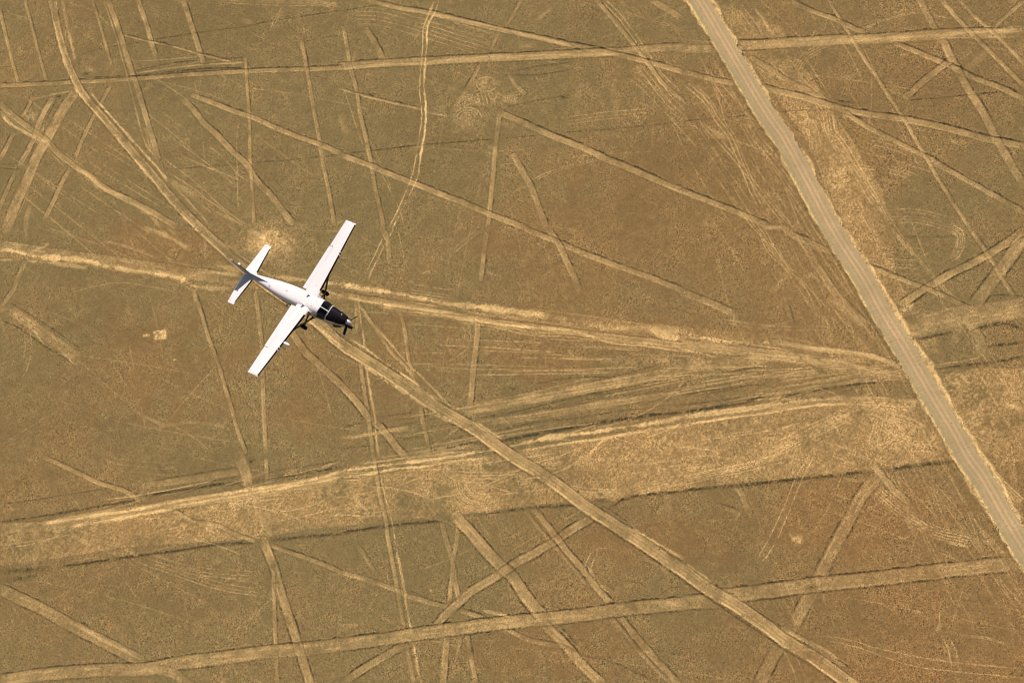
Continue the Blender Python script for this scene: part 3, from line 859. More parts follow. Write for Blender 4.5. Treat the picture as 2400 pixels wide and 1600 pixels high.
# --- the dirt road crossing on the diagonal -------------------------
def way(pts, wpx, kind, name, w0=None):
    P = smooth([g(*q) for q in pts]); hw = wpx * MPP / 2; warp(.3); sl, D, SG, T, L = field(P, hw + 6); warp(1)
    # the wheel lanes wander less than the ragged ground: use the plain signed distance
    d = D * SG; nm = n_med[sl]; nf = n_fine[sl] + grit[sl] * .3; ns = n_str[sl]
    if w0: hw = (w0 + (wpx - w0) * sst(.15, .5, T / L)) * MPP / 2
    ins = sst(hw + .25, hw - .25, D + nf * .5)
    for A in (A_dark, A_stain, A_warm): A[sl] *= 1 - ins
    A_brt[sl] *= 1 - .9 * ins; A_pale[sl] *= 1 - ins; A_path[sl] *= 1 - ins
    k = NID[0]; NID[0] += 1; IDK[k] = name; FID[sl] = np.where(D < hw, k, FID[sl])
    if kind == 'dirt':
        mx(A_path, sl, ins * np.clip(.30 + .22 * sst(.5, .75, T / L) + 1.2 * ns + .4 * nm, .1, 1)); Hh[sl] = Hh[sl] * (1 - ins) - ins * .09
        for o, s_, am in ((-hw + .35, .32, .75), (hw - .45, .26, .6), (-.55, .3, .35), (.9, .22, .28)):
            f = np.exp(-((d - o + nm * .5) / s_) ** 2); gate = sst(-.25, .15, ns * 1.0 + nf * 1.0 + .42 * along(T, am * 40) + (.05 if am > .5 else -.05))
            mx(A_brt, sl, f * am * gate)
        for o, s_, hgt in ((-hw - .3, .45, .14), (hw + .3, .5, .18), (.2, .35, .06)): Hh[sl] += np.exp(-((d - o) / s_) ** 2) * hgt * (1 + nm)
        for o, am in ((-hw - .5, .4), (hw + .55, .55)):
            f = np.exp(-((d - o + nm * .6) / .34) ** 2); mx(A_dark, sl, f * np.clip(am * (.7 + 2 * nm + 2 * nf), 0, 1.1))
    else:
        A_road[sl] = np.maximum(A_road[sl], ins)
        Hh[sl] = Hh[sl] * (1 - ins) + ins * (.12 - .02 * np.abs(d))
        wash = np.sin(T * 2 * np.pi / 1.35 + ns * 3.0) * sst(.1, .35, vnoise(6, 900)[sl] - .25)
        Hh[sl] += ins * wash * .016 * (np.abs(np.abs(d) - hw * .5) < hw * .33)
        for o, s_, am in ((-.35, .42, 1.), (1.35, .38, .8), (-1.9, .35, .3), (hw - .6, .4, .35)):
            f = np.exp(-((d - o) / s_) ** 2); mx(A_pink, sl, f * am * ins * (.85 + .7 * ns))
        for sgn, ww, am in ((-1, .9, .85), (1, 1.5, 1.0)):
            e = (D - hw) * (SG == sgn) + 99 * (SG != sgn)
            f = sst(ww, ww * .5, e + nm * 1.4 + n_big[sl] * 2.5 + ns * 2.6 + nf * .8) * (e > -.3)
            mx(A_brt, sl, f * am * np.clip(.9 + nf + ns, 0, 1.1)); A_dark[sl] *= 1 - .8 * f
            r = np.exp(-((e - .15 + nf * .4) / .22) ** 2) * (1.1 if sgn > 0 else .5); mx(A_dark, sl, r * np.clip(.6 + 2 * nm + 1.4 * nf, 0, 1))
            Hh[sl] += np.exp(-((e - .7) / .6) ** 2) * .22 * (1 + nm)
DIAG0 = [topx('A', *q) for q in ((340, -60), (375, 80), (400, 200), (440, 350), (500, 510), (570, 640), (660, 750), (790, 900), (920, 1050), (1040, 1190), (1190, 1370), (1340, 1530))] + [topx('D', *q) for q in ((1460, 80), (1600, 205), (1750, 330), (1930, 460), (2090, 570))]
DIAG1 = [topx('D', *q) for q in ((2220, 680),)] + [topx('E', *q) for q in ((0, 800), (250, 960), (480, 1110), (700, 1260), (900, 1375), (1060, 1490))] + [topx('H', *q) for q in ((1205, 25), (1370, 120), (1540, 240), (1680, 350), (1850, 460), (2050, 590), (2349, 790))] + [topx('I', *q) for q in ((150, 900), (350, 1020), (560, 1160), (700, 1270), (900, 1390), (1060, 1500), (1260, 1650))]
way(DIAG0 + DIAG1, 26, 'dirt', 'dirt_road', 19)
ROADP = [topx('C', 40, -60), (1637, 0)] + [topx('C', *q) for q in ((330, 370), (560, 760), (690, 950), (880, 1300), (985, 1500))] + [topx('F', *q) for q in ((1080, 100), (1245, 350), (1350, 550), (1480, 760), (1620, 1000), (1760, 1240), (1880, 1440), (1950, 1568))] + [topx('I', *q) for q in ((2080, 190), (2220, 440), (2349, 650), (2500, 900))]
_mpp = MPP; MPP = .150 * 1.15
way(ROADP, 43, 'gravel', 'road'); MPP = _mpp

# broken pale rims thrown up beside the diagonal road
R_("""
E B 6 .9: 60,765 160,832 300,930 420,1010 530,1095 660,1190
E B 6 .75: 880,1325 1000,1395 1110,1458
E B 6 .85: 0,845 110,925 200,985 380,1105 460,1150
E B 5 .6: 460,1150 560,1215 650,1290 760,1350
D B 7 .8: 2120,650 2230,720 2349,825
H B 5 .6: 1960,490 2100,565 2349,705
H B 5 .45: 1180,110 1300,190
I B 5 .5: 0,735 150,835 230,900
I B 6 .5: 700,1195 860,1285 980,1350 1120,1450
I B 5 .4: 420,1120 600,1230
I Q 6 .5 .9: 690,1180 860,1275
H D 4 .7: 1620,345 1800,480 2000,610 2349,850
I D 4 .8: 0,850 250,1030 450,1165 650,1290 900,1440
I D 4 .7: 450,1030 700,1185 900,1300 1200,1490
H D 4 .6: 1740,320 1860,380 2000,480
A B 12 .35: 1180,1250 1350,1350
E B 4 .5: 120,780 150,850
""")
# --- relief of the open ground ---------------------------------------
Hh += (n_big * .35 + n_str * .10 + n_med * .05).astype(np.float32)
cx0, cx1 = x0 - 40, x1 + 40
calm = np.clip(1 - .75 * np.maximum(A_path, A_road) , .15, 1)
Hh += grit * .058 * calm * (1 + .8 * A_dark) + (n_fine * .09).astype(np.float32) * calm
far = np.maximum(np.maximum(x0 - xs[None, :], xs[None, :] - x1), np.maximum(y0 - ys[:, None], ys[:, None] - y1))
near = (far < 3); fm = np.clip(1 - far / 400, 0, 1).astype(np.float32)
Hh = np.where(near, Hh, (n_big * .35) * fm).astype(np.float32)

# --- soil colour ------------------------------------------------------
AL = .70
def C(r, g_, b): return np.array(lin(r, g_, b), np.float32) * AL
olive, warm_, pathc, brtc, dark_, roadc, pinkc, stain_ = C(146, 124, 80), C(162, 120, 73), C(200, 163, 108), C(255, 210, 142) * 1.08, C(74, 68, 44), C(188, 164, 119), C(238, 186, 140), C(128, 104, 66)
def bl(c, col, a): return c + (col - c) * np.clip(a, 0, 1)[..., None]
wmix = np.clip(.45 + n_huge * 1.0 + n_big * .5 + A_warm * .45, 0, .82)
# the drier, greener ground lies in the north-west and the south
gxn = (xs[None, :] / 200); gyn = (ys[:, None] / 140)
wmix = np.clip(wmix - .35 * sst(.1, .9, -gxn * .6 + np.abs(gyn) * .5), 0, 1)
soil = olive + (warm_ - olive) * wmix[..., None].astype(np.float32)
soil *= (1 + n_big * .22 + n_str * .18 + n_med * .22 + n_fine * .26 + grit * .30)[..., None]
soil = bl(soil, stain_, A_stain * .75)
soil = bl(soil, C(206, 164, 106) * (1 + n_fine * .45 + n_med * .3 + grit * .25)[..., None], A_pale * .80)
soil = bl(soil, pathc * (1 + n_med * .12)[..., None], A_path * 1.0)
soil = bl(soil, dark_, A_dark * .88)
soil = bl(soil, brtc, A_brt * .85)
soil = bl(soil, roadc * (1 + n_str * .16 + n_fine * .16 + n_med * .10 + grit * .10)[..., None], A_road)
soil = bl(soil, pinkc, A_pink * .9)
soil = np.clip(soil, .01, .85).astype(np.float32)
grain = np.clip((.95 + 1.7 * n_str + 1.2 * n_med + .8 * n_big) * (1 - .75 * A_path - .78 * A_road + .5 * A_dark), .12, 1.7).astype(np.float32)

gm = bpy.data.materials.new('desert_soil'); gm.use_nodes = True; t = gm.node_tree; N = t.nodes; K = t.links.new
pb = N['Principled BSDF']; pb.inputs['Roughness'].default_value = .95; pb.inputs['Specular IOR Level'].default_value = .15
at = N.new('ShaderNodeAttribute'); at.attribute_name = 'soil'
ge = N.new('ShaderNodeNewGeometry')
def noise(sc, det):
    n = N.new('ShaderNodeTexNoise'); n.inputs['Scale'].default_value = sc; n.inputs['Detail'].default_value = det; n.inputs['Roughness'].default_value = .6
    K(ge.outputs['Position'], n.inputs['Vector']); return n
def mth(op, a, b=None, c=None):
    m = N.new('ShaderNodeMath'); m.operation = op
    for i, v in enumerate((a, b, c)):
        if v is None: continue
        if isinstance(v, (int, float)): m.inputs[i].default_value = v
        else: K(v, m.inputs[i])
    return m.outputs[0]
vo = N.new('ShaderNodeTexVoronoi'); vo.inputs['Scale'].default_value = 2.3; K(ge.outputs['Position'], vo.inputs['Vector'])
sp = N.new('ShaderNodeSeparateColor'); K(vo.outputs['Color'], sp.inputs[0])
vd = mth('LESS_THAN', vo.outputs['Distance'], .45)
dk = mth('MULTIPLY', mth('LESS_THAN', sp.outputs[0], .10), vd); oran = mth('MULTIPLY', mth('GREATER_THAN', sp.outputs[0], .86), vd)
n1 = noise(2.6, 4); 
fac = mth('ADD', 1, mth('MULTIPLY', mth('SUBTRACT', n1.outputs[0], .5), mth('MULTIPLY', at.outputs['Alpha'], 1.7)))
hue = mth('ADD', .74, mth('MULTIPLY', sp.outputs[1], .52)); hue = mth('ADD', 1, mth('MULTIPLY', mth('SUBTRACT', hue, 1), at.outputs['Alpha']))
fac = mth('MULTIPLY', fac, hue)
vs = N.new('ShaderNodeVectorMath'); vs.operation = 'SCALE'; K(at.outputs['Color'], vs.inputs[0]); K(fac, vs.inputs['Scale'])
def mixc(f, a, col):
    m = N.new('ShaderNodeMix'); m.data_type = 'RGBA'; K(f, m.inputs[0]); K(a, m.inputs[6]); m.inputs[7].default_value = (*col, 1); return m.outputs[2]
c1 = mixc(mth('MULTIPLY', dk, mth('MULTIPLY', at.outputs['Alpha'], .62)), vs.outputs[0], tuple(C(66, 60, 38)))
c2 = mixc(mth('MULTIPLY', oran, mth('MULTIPLY', at.outputs['Alpha'], .38)), c1, tuple(C(222, 142, 92)))
K(c2, pb.inputs['Base Color'])
bp = N.new('ShaderNodeBump'); bp.inputs['Strength'].default_value = .35; bp.inputs['Distance'].default_value = .12; K(n1.outputs[0], bp.inputs['Height']); K(bp.outputs[0], pb.inputs['Normal'])

def sheet(name, fmask):
    jj, ii = np.nonzero(fmask)
    v = np.stack([jj * NX + ii, jj * NX + ii + 1, (jj + 1) * NX + ii + 1, (jj + 1) * NX + ii], 1).astype(np.int64)
    used = np.zeros(NX * NY, bool); used[v.ravel()] = True; idx = np.nonzero(used)[0]
    rm = np.zeros(NX * NY, np.int32); rm[idx] = np.arange(len(idx), dtype=np.int32); v = rm[v]
    co = np.empty((len(idx), 3), np.float32); co[:, 0] = xs[idx % NX]; co[:, 1] = ys[idx // NX]; co[:, 2] = Hh.ravel()[idx]
    me = bpy.data.meshes.new(name); me.vertices.add(len(idx)); me.vertices.foreach_set('co', co.ravel())
    nf_ = len(v); me.loops.add(nf_ * 4); me.polygons.add(nf_)
    me.loops.foreach_set('vertex_index', v.ravel()); me.polygons.foreach_set('loop_start', np.arange(0, nf_ * 4, 4, dtype=np.int32))
    me.update(calc_edges=True)
    a = me.attributes.new('soil', 'FLOAT_COLOR', 'POINT'); cc = np.empty((len(idx), 4), np.float32)
    cc[:, :3] = soil.reshape(-1, 3)[idx]; cc[:, 3] = grain.ravel()[idx]; a.data.foreach_set('color', cc.ravel())
    me.materials.append(gm)
    o = bpy.data.objects.new(name, me); COL.objects.link(o); o['kind'] = 'structure'; return o
F = FID[:-1, :-1]
sheet('ground', F == 0)
groups = {}
for k, nme in IDK.items(): groups.setdefault(nme if nme != 'path' else ('path', k), []).append(k)
for key, ks in groups.items():
    fmsk = np.isin(F, ks)
    if fmsk.sum() > 60: sheet(key if isinstance(key, str) else 'path', fmsk)

# --- loose stones -------------------------------------------------------
def interp_h(px, py):
    i = np.clip(np.searchsorted(xs, px) - 1, 0, NX - 2); j = np.clip(np.searchsorted(ys, py) - 1, 0, NY - 2); return i, j
NS = 260000
sx = RNG.uniform(x0, x1, NS); sy = RNG.uniform(y0, y1, NS); i, j = interp_h(sx, sy)
pr = (.15 + .28 * np.clip(n_med[j, i] * 2 + .5, 0, 1) + 1.0 * A_dark[j, i]) * (1 - .92 * np.clip(A_path[j, i] * 1.4 + A_road[j, i], 0, 1)) * (1 - .5 * A_brt[j, i])
keep = RNG.random(NS) < pr; sx, sy, i, j = sx[keep], sy[keep], i[keep], j[keep]; NS = len(sx)
oc = np.array([(1, 0, 0), (.3, .95, 0), (-.8, .6, 0), (-.85, -.5, 0), (.2, -1, 0), (0.1, 0, .8)], np.float32)
fc = np.array([(0, 1, 5), (1, 2, 5), (2, 3, 5), (3, 4, 5), (4, 0, 5)])
sz = RNG.uniform(.08, .19, NS) * (1 + 1.0 * (RNG.random(NS) < .06)); an = RNG.uniform(0, 6.28, NS)
V = np.empty((NS, 6, 3), np.float32); ca, sa = np.cos(an)[:, None], np.sin(an)[:, None]
V[..., 0] = sx[:, None] + sz[:, None] * (oc[:, 0] * ca - oc[:, 1] * sa * .8); V[..., 1] = sy[:, None] + sz[:, None] * (oc[:, 0] * sa + oc[:, 1] * ca * .8)
V[..., 2] = Hh[j, i][:, None] - .03 + (oc[:, 2] * sz[:, None] * 1.2 + .03 * (oc[:, 2] > 0))
Fc = (fc[None] + (np.arange(NS) * 6)[:, None, None]).reshape(-1, 3)
me = bpy.data.meshes.new('scattered_stones'); me.vertices.add(NS * 6); me.vertices.foreach_set('co', V.ravel()); me.loops.add(len(Fc) * 3); me.polygons.add(len(Fc))
me.loops.foreach_set('vertex_index', Fc.ravel().astype(np.int32)); me.polygons.foreach_set('loop_start', np.arange(0, len(Fc) * 3, 3, dtype=np.int32)); me.update(calc_edges=True)
sm = mat('varnished_stone', (.085, .068, .040), .8, mottled=.4, bscale=.9)
me.materials.append(sm); so = bpy.data.objects.new('scattered_stones', me); COL.objects.link(so)
so['kind'] = 'stuff'; so['label'] = 'small dark stones scattered over the desert ground and heaped along the line edges'; so['category'] = 'stones'

# ================================================================= AEROPLANE
WHITE = mat('white_paint', (.775, .715, .715), .38, coat=.25, mottled=.03, bscale=.8)
BLACK = mat('antiglare_black', (.006, .004, .006), .42)
BOOT = mat('deice_rubber', (.007, .004, .005), .75, bump=.2, bscale=30)
RUB = mat('tyre_rubber', (.010, .010, .010), .8)
DGREY = mat('dark_grey_strut', (.05, .042, .038), .5)
ALU = mat('polished_spinner', (.50, .45, .48), .3, metal=.55)
BLADE = mat('blade_black', (.012, .012, .012), .5)
TIPM = mat('blade_tip_grey', (.45, .42, .45), .5)
FIN_SHADED = mat('fin_paint_shaded', (.40, .43, .45), .45)  # grey-teal fin paint, darkened so the colour carries the shade of its right side
GREEN = mat('green_stripe', lin(96, 138, 84), .4)
TEAL = mat('grey_teal_paint', lin(120, 140, 130), .45)
RED = mat('red_lens', (.5, .01, .01), .2)
SEAM = mat('seam_grey', (.33, .34, .35), .6)
SEAT = mat('seat_leather', (.11, .12, .13), .6)
DARK = mat('cabin_dark', (.02, .022, .025), .7)
GL = bpy.data.materials.new('tinted_glass'); GL.use_nodes = True; t = GL.node_tree; t.nodes.clear()
o_ = t.nodes.new('ShaderNodeOutputMaterial'); mxs = t.nodes.new('ShaderNodeMixShader'); tr = t.nodes.new('ShaderNodeBsdfTransparent'); tr.inputs[0].default_value = (.78, .85, .85, 1)
gs = t.nodes.new('ShaderNodeBsdfGlossy'); gs.inputs['Roughness'].default_value = .05; fr = t.nodes.new('ShaderNodeFresnel'); fr.inputs[0].default_value = 1.5
t.links.new(fr.outputs[0], mxs.inputs[0]); t.links.new(tr.outputs[0], mxs.inputs[1]); t.links.new(gs.outputs[0], mxs.inputs[2]); t.links.new(mxs.outputs[0], o_.inputs[0])

root = bpy.data.objects.new('aeroplane', None); COL.objects.link(root)
Rw = M @ Rb; tw = M @ np.array([-16.133238, 2.1171349, -123.971013]) + CAMP
rm = Matrix.Identity(4)
for i in range(3):
    for j in range(3): rm[i][j] = Rw[i, j]
    rm[i][3] = tw[i]
root.matrix_world = rm
root['label'] = 'white high-wing single-propeller aeroplane with a black nose flying over the desert lines'; root['category'] = 'aeroplane'

def mesh(name, V, Fs, m, parent=None, smooth=False, label=None):
    me = bpy.data.meshes.new(name); me.from_pydata([tuple(map(float, v)) for v in V], [], [tuple(int(k) for k in f) for f in Fs]); me.update()
    ms = m if isinstance(m, (list, tuple)) else [m]
    for q in ms: me.materials.append(q)
    import bmesh
    b = bmesh.new(); b.from_mesh(me); bmesh.ops.recalc_face_normals(b, faces=b.faces[:]); b.to_mesh(me); b.free()
    if smooth:
        me.polygons.foreach_set('use_smooth', [True] * len(me.polygons))
        try: me.set_sharp_from_angle(angle=math.radians(38))
        except Exception: pass
    o = bpy.data.objects.new(name, me); COL.objects.link(o); o.parent = parent or root
    if label: o['label'] = label
    return o
def ringloft(rings, cap=True):
    n = len(rings[0]); V = [v for r in rings for v in r]; Fs = []
    for a in range(len(rings) - 1):
        for k in range(n): Fs.append((a * n + k, a * n + (k + 1) % n, (a + 1) * n + (k + 1) % n, (a + 1) * n + k))
    if cap: Fs.append(tuple(range(n))[::-1]); Fs.append(tuple((len(rings) - 1) * n + k for k in range(n)))
    return V, Fs
def tube(pts, rad, m, name, parent=None, n=10, flat=1.0, **kw):
    P = [Vector(p) for p in pts]; rings = []
    for i, p in enumerate(P):
        d = (P[min(i + 1, len(P) - 1)] - P[max(i - 1, 0)]).normalized(); f = Vector((1, 0, 0)) if abs(d.x) < .9 else Vector((0, 1, 0))
        u = (f - d * f.dot(d)).normalized(); v = d.cross(u); r = rad[i] if isinstance(rad, (list, tuple)) else rad
        rings.append([p + u * (r * math.cos(2 * math.pi * k / n)) + v * (r * flat * math.sin(2 * math.pi * k / n)) for k in range(n)])
    V, Fs = ringloft(rings); return mesh(name, V, Fs, m, parent, True, **kw)

# --- fuselage: stations (x, z bottom, z top, half width, exponent) ---------
NR = 48
ST = [(3.42, 1.38, 2.04, .27, 2.2), (3.36, 1.28, 2.10, .36, 2.3), (3.2, 1.14, 2.15, .45, 2.4), (2.9, 1.04, 2.19, .53, 2.5), (2.4, .97, 2.24, .62, 2.6), (1.9, .92, 2.29, .70, 2.7), (1.62, .91, 2.33, .74, 2.8),
      (1.35, .90, 2.47, .765, 2.9), (1.1, .90, 2.63, .78, 3.0), (.87, .90, 2.76, .80, 3.1), (.6, .90, 2.83, .81, 3.1), (.1, .90, 2.89, .83, 3.2), (-.9, .90, 2.92, .84, 3.6), (-2.0, .90, 2.91, .84, 3.6), (-2.9, .95, 2.88, .83, 3.5),
      (-3.8, 1.06, 2.83, .79, 3.3), (-4.8, 1.26, 2.77, .69, 3.2), (-5.8, 1.48, 2.71, .56, 3.0), (-6.8, 1.68, 2.65, .42, 2.8), (-7.8, 1.84, 2.58, .28, 2.6), (-8.6, 1.92, 2.50, .16, 2.2), (-8.95, 1.95, 2.45, .08, 2)]
def ring(s, off=0.):
    x, zb, zt, hw, e = s; zc = zb + (zt - zb) * .45; out = []
    for k in range(NR):
        a = 2 * math.pi * k / NR; c, s_ = math.cos(a), math.sin(a)
        yy = math.copysign(abs(c) ** (2 / e), c) * (hw + off); hh = (zt - zc if s_ > 0 else zc - zb) + off
        zz = zc + math.copysign(abs(s_) ** (2 / e), s_) * hh
        xx = x
        if .5 < x < 1.8 and s_ > 0: xx = x - .30 * (abs(yy) / hw) ** 2.2 * (1 - abs(x - 1.2) / 1.5)
        out.append((xx, yy, zz))
    return out
R0 = [ring(s) for s in ST]
iW0, iW1, iC = 6, 9, 6          # windshield between stations 6 and 9
def angle(k): return (k + .5) / NR * 360
parts = dict(fus=[], cowl=[], wsL=[], wsR=[])
for a in range(len(ST) - 1):
    for k in range(NR):
        f = (a * NR + k, a * NR + (k + 1) % NR, (a + 1) * NR + (k + 1) % NR, (a + 1) * NR + k); an = angle(k)
        if a < iC: key = 'cowl'
        elif a < iW1 and 20 < an < 90: key = 'wsL'
        elif a < iW1 and 90 <= an < 160: key = 'wsR'
        else: key = 'fus'
        parts[key].append(f)
AV = [v for r in R0 for v in r]
def sub(fs, name, m, **kw):
    ids = sorted({i for f in fs for i in f}); mp = {v: i for i, v in enumerate(ids)}
    return mesh(name, [AV[i] for i in ids], [tuple(mp[i] for i in f) for f in fs], m, kw.pop('parent', None), True, **kw)
fus = sub(parts['fus'] + [tuple((len(ST) - 1) * NR + k for k in range(NR))], 'fuselage', WHITE)
cowl_fs = parts['cowl'] + [tuple(range(NR))[::-1]]
cowl = sub(cowl_fs, 'engine_cowling', [WHITE, BLACK, TEAL], label='black-topped engine cowling with white sides')
for p in cowl.data.polygons:
    c = p.center; q = (c.x - 1.6) / 1.8; zl = 1.92 - .22 * max(0, q)
    if c.z > zl: p.material_index = 1
    elif c.x > 3.36: p.material_index = 1
    elif c.z < 1.62: p.material_index = 2
ws = sub(parts['wsL'] + parts['wsR'], 'windshield', GL)
def bar(pts, wd, th, m, name, parent, nrmz=(0, 0, 1)):
    P = [Vector(p) for p in pts]; V = []; Fs = []
    for i, p in enumerate(P):
        d = (P[min(i + 1, len(P) - 1)] - P[max(i - 1, 0)]).normalized(); c = Vector((p.x - .6, p.y, p.z - 1.7)).normalized() if nrmz is None else Vector(nrmz)
        s_ = d.cross(c).normalized(); n_ = s_.cross(d).normalized()
        V += [p - s_ * wd, p + s_ * wd, p + s_ * wd + n_ * th, p - s_ * wd + n_ * th]
    for i in range(len(P) - 1):
        for k in range(4): Fs.append((i * 4 + k, i * 4 + (k + 1) % 4, (i + 1) * 4 + (k + 1) % 4, (i + 1) * 4 + k))
    Fs += [(0, 1, 2, 3), tuple(len(V) - 4 + k for k in (3, 2, 1, 0))]
    return mesh(name, V, Fs, m, parent)
kk = list(range(3, 22))
bar([R0[iW0][k] for k in kk], .05, .02, WHITE, 'frame', ws, None)
bar([(R0[a][12][0], 0, R0[a][12][2]) for a in range(iW0, iW1 + 1)], .035, .022, WHITE, 'centre_post', ws, None)
for sg, ks in ((1, 3), (-1, 21)): bar([R0[a][ks] for a in range(iW0, iW1 + 1)], .03, .012, DGREY, 'side_post', ws, None)
# side strip and stripes
for sg in (1, -1):
    def sd(x, z, off=.004):
        for a in range(len(ST) - 1):
            if ST[a][0] >= x >= ST[a + 1][0]:
                t_ = (ST[a][0] - x) / (ST[a][0] - ST[a + 1][0]); s = [ST[a][q] * (1 - t_) + ST[a + 1][q] * t_ for q in range(5)]; break
        zc = s[1] + (s[2] - s[1]) * .45; hh = (s[2] - zc) if z > zc else (zc - s[1]); r = min(.999, abs(z - zc) / hh)
        return (x, sg * (s[3] * (1 - r ** s[4]) ** (1 / s[4]) + off), z)
    def strip(name, xs_, zlo, zhi, m, parent, n=4, **kw):
        V = []; Fs = []
        for i_, x in enumerate(xs_):
            for q in range(n + 1):
                z = zlo(x) + (zhi(x) - zlo(x)) * q / n; V.append(sd(x, z))
        for i_ in range(len(xs_) - 1):
            for q in range(n): Fs.append((i_ * (n + 1) + q, i_ * (n + 1) + q + 1, (i_ + 1) * (n + 1) + q + 1, (i_ + 1) * (n + 1) + q))
        return mesh(name, V, Fs, m, parent, **kw)
    X1 = list(np.linspace(3.3, -6.5, 50))
    strip('side_stripe', X1, lambda x: 1.30 + .05 * max(0, -x - 2) * 1.2, lambda x: 1.52 + .05 * max(0, -x - 2) * 1.2, GREEN, fus)
    strip('side_window', list(np.linspace(1.22, .25, 6)), lambda x: 1.80, lambda x: 2.30 - max(0, x - .6) * .25, DARK, fus)
    for xa in (-.15, -.95, -1.75, -2.55, -3.35):
        strip('side_window', list(np.linspace(xa, xa - .5, 5)), lambda x: 1.82, lambda x: 2.26, DARK, fus)
# cabin inside the glass
def box(x0_, x1_, y0_, y1_, z0_, z1_, bev=0.):
    b = bev; V = [];
    for z, s in ((z0_, 0), (z0_ + b, 0), (z1_ - b, 0), (z1_, b)):
        V += [(x0_ + s, y0_ + s, z), (x1_ - s, y0_ + s, z), (x1_ - s, y1_ - s, z), (x0_ + s, y1_ - s, z)]
    Fs = [(3, 2, 1, 0), (12, 13, 14, 15)] + [(a * 4 + k, a * 4 + (k + 1) % 4, (a + 1) * 4 + (k + 1) % 4, (a + 1) * 4 + k) for a in range(3) for k in range(4)]
    return V, Fs
V, Fs = box(1.15, 1.5, -.66, .66, 1.75, 2.12, .05); mesh('instrument_panel', V, Fs, DARK, root)
for sg in (1, -1):
    V, Fs = box(.05, .6, sg * .38 - .23, sg * .38 + .23, 1.35, 1.55, .05); st = mesh('seat', V, Fs, SEAT, root)
    V, Fs = box(-.08, .12, sg * .38 - .22, sg * .38 + .22, 1.5, 2.15, .05); mesh('backrest', V, Fs, SEAT, st)
    V, Fs = box(-.04, .1, sg * .38 - .12, sg * .38 + .12, 2.16, 2.36, .04); mesh('headrest', V, Fs, SEAT, st)
V, Fs = box(-.3, 1.6, -.6, .6, 1.2, 1.3); mesh('cabin_floor', V, Fs, DARK, root)
V, Fs = box(-.42, -.36, -.62, .62, 1.3, 2.7); mesh('bulkhead', V, Fs, DARK, root)

# --- aerofoils --------------------------------------------------------------
def foil(n=18):
    xs_ = [.5 * (1 - math.cos(math.pi * i / n)) for i in range(n + 1)]
    th = lambda x: 5 * (.2969 * math.sqrt(x) - .126 * x - .3516 * x * x + .2843 * x ** 3 - .1015 * x ** 4)
    up = [(x, th(x)) for x in xs_[::-1]]; lo = [(x, -th(x)) for x in xs_[1:]]
    return up + lo
def wingmesh(secs, c0=0., c1=1., off=0., n=18):
    """secs: (point of LE, chord, thickness, up vector); keeps the chord fraction c0..c1"""
    rings = []
    for (le, ch, tk, up, camb) in secs:
        f = foil(n); r = []
        for x, z in f:
            x = c0 + (c1 - c0) * x if False else x
            r.append((x, z))
        u = Vector(up); pts = []
        th = lambda x: 5 * (.2969 * math.sqrt(max(x, 0)) - .126 * x - .3516 * x * x + .2843 * x ** 3 - .1015 * x ** 4)
        xs_ = [c0 + (c1 - c0) * .5 * (1 - math.cos(math.pi * i / n)) for i in range(n + 1)]
        seq = [(x, 1) for x in xs_[::-1]] + [(x, -1) for x in (xs_[1:] if c0 == 0 else xs_)]
        for x, s_ in seq:
            z = s_ * th(x) * tk + camb * 4 * x * (1 - x); pts.append(Vector(le) + Vector((-x * ch + (off if x < .02 else 0), 0, 0)) + u * (z * ch + s_ * off))
        rings.append(pts)
    return ringloft(rings)
def wsec(y, sg, c=None):
    a = y / 7.94; ch = 1.98 + (1.22 - 1.98) * max(0, (y - .8)) / 7.14; return ((-.48 * a, sg * y, 2.61 + .067 * y), ch, .17 - .05 * a, (0, 0, 1), .02)
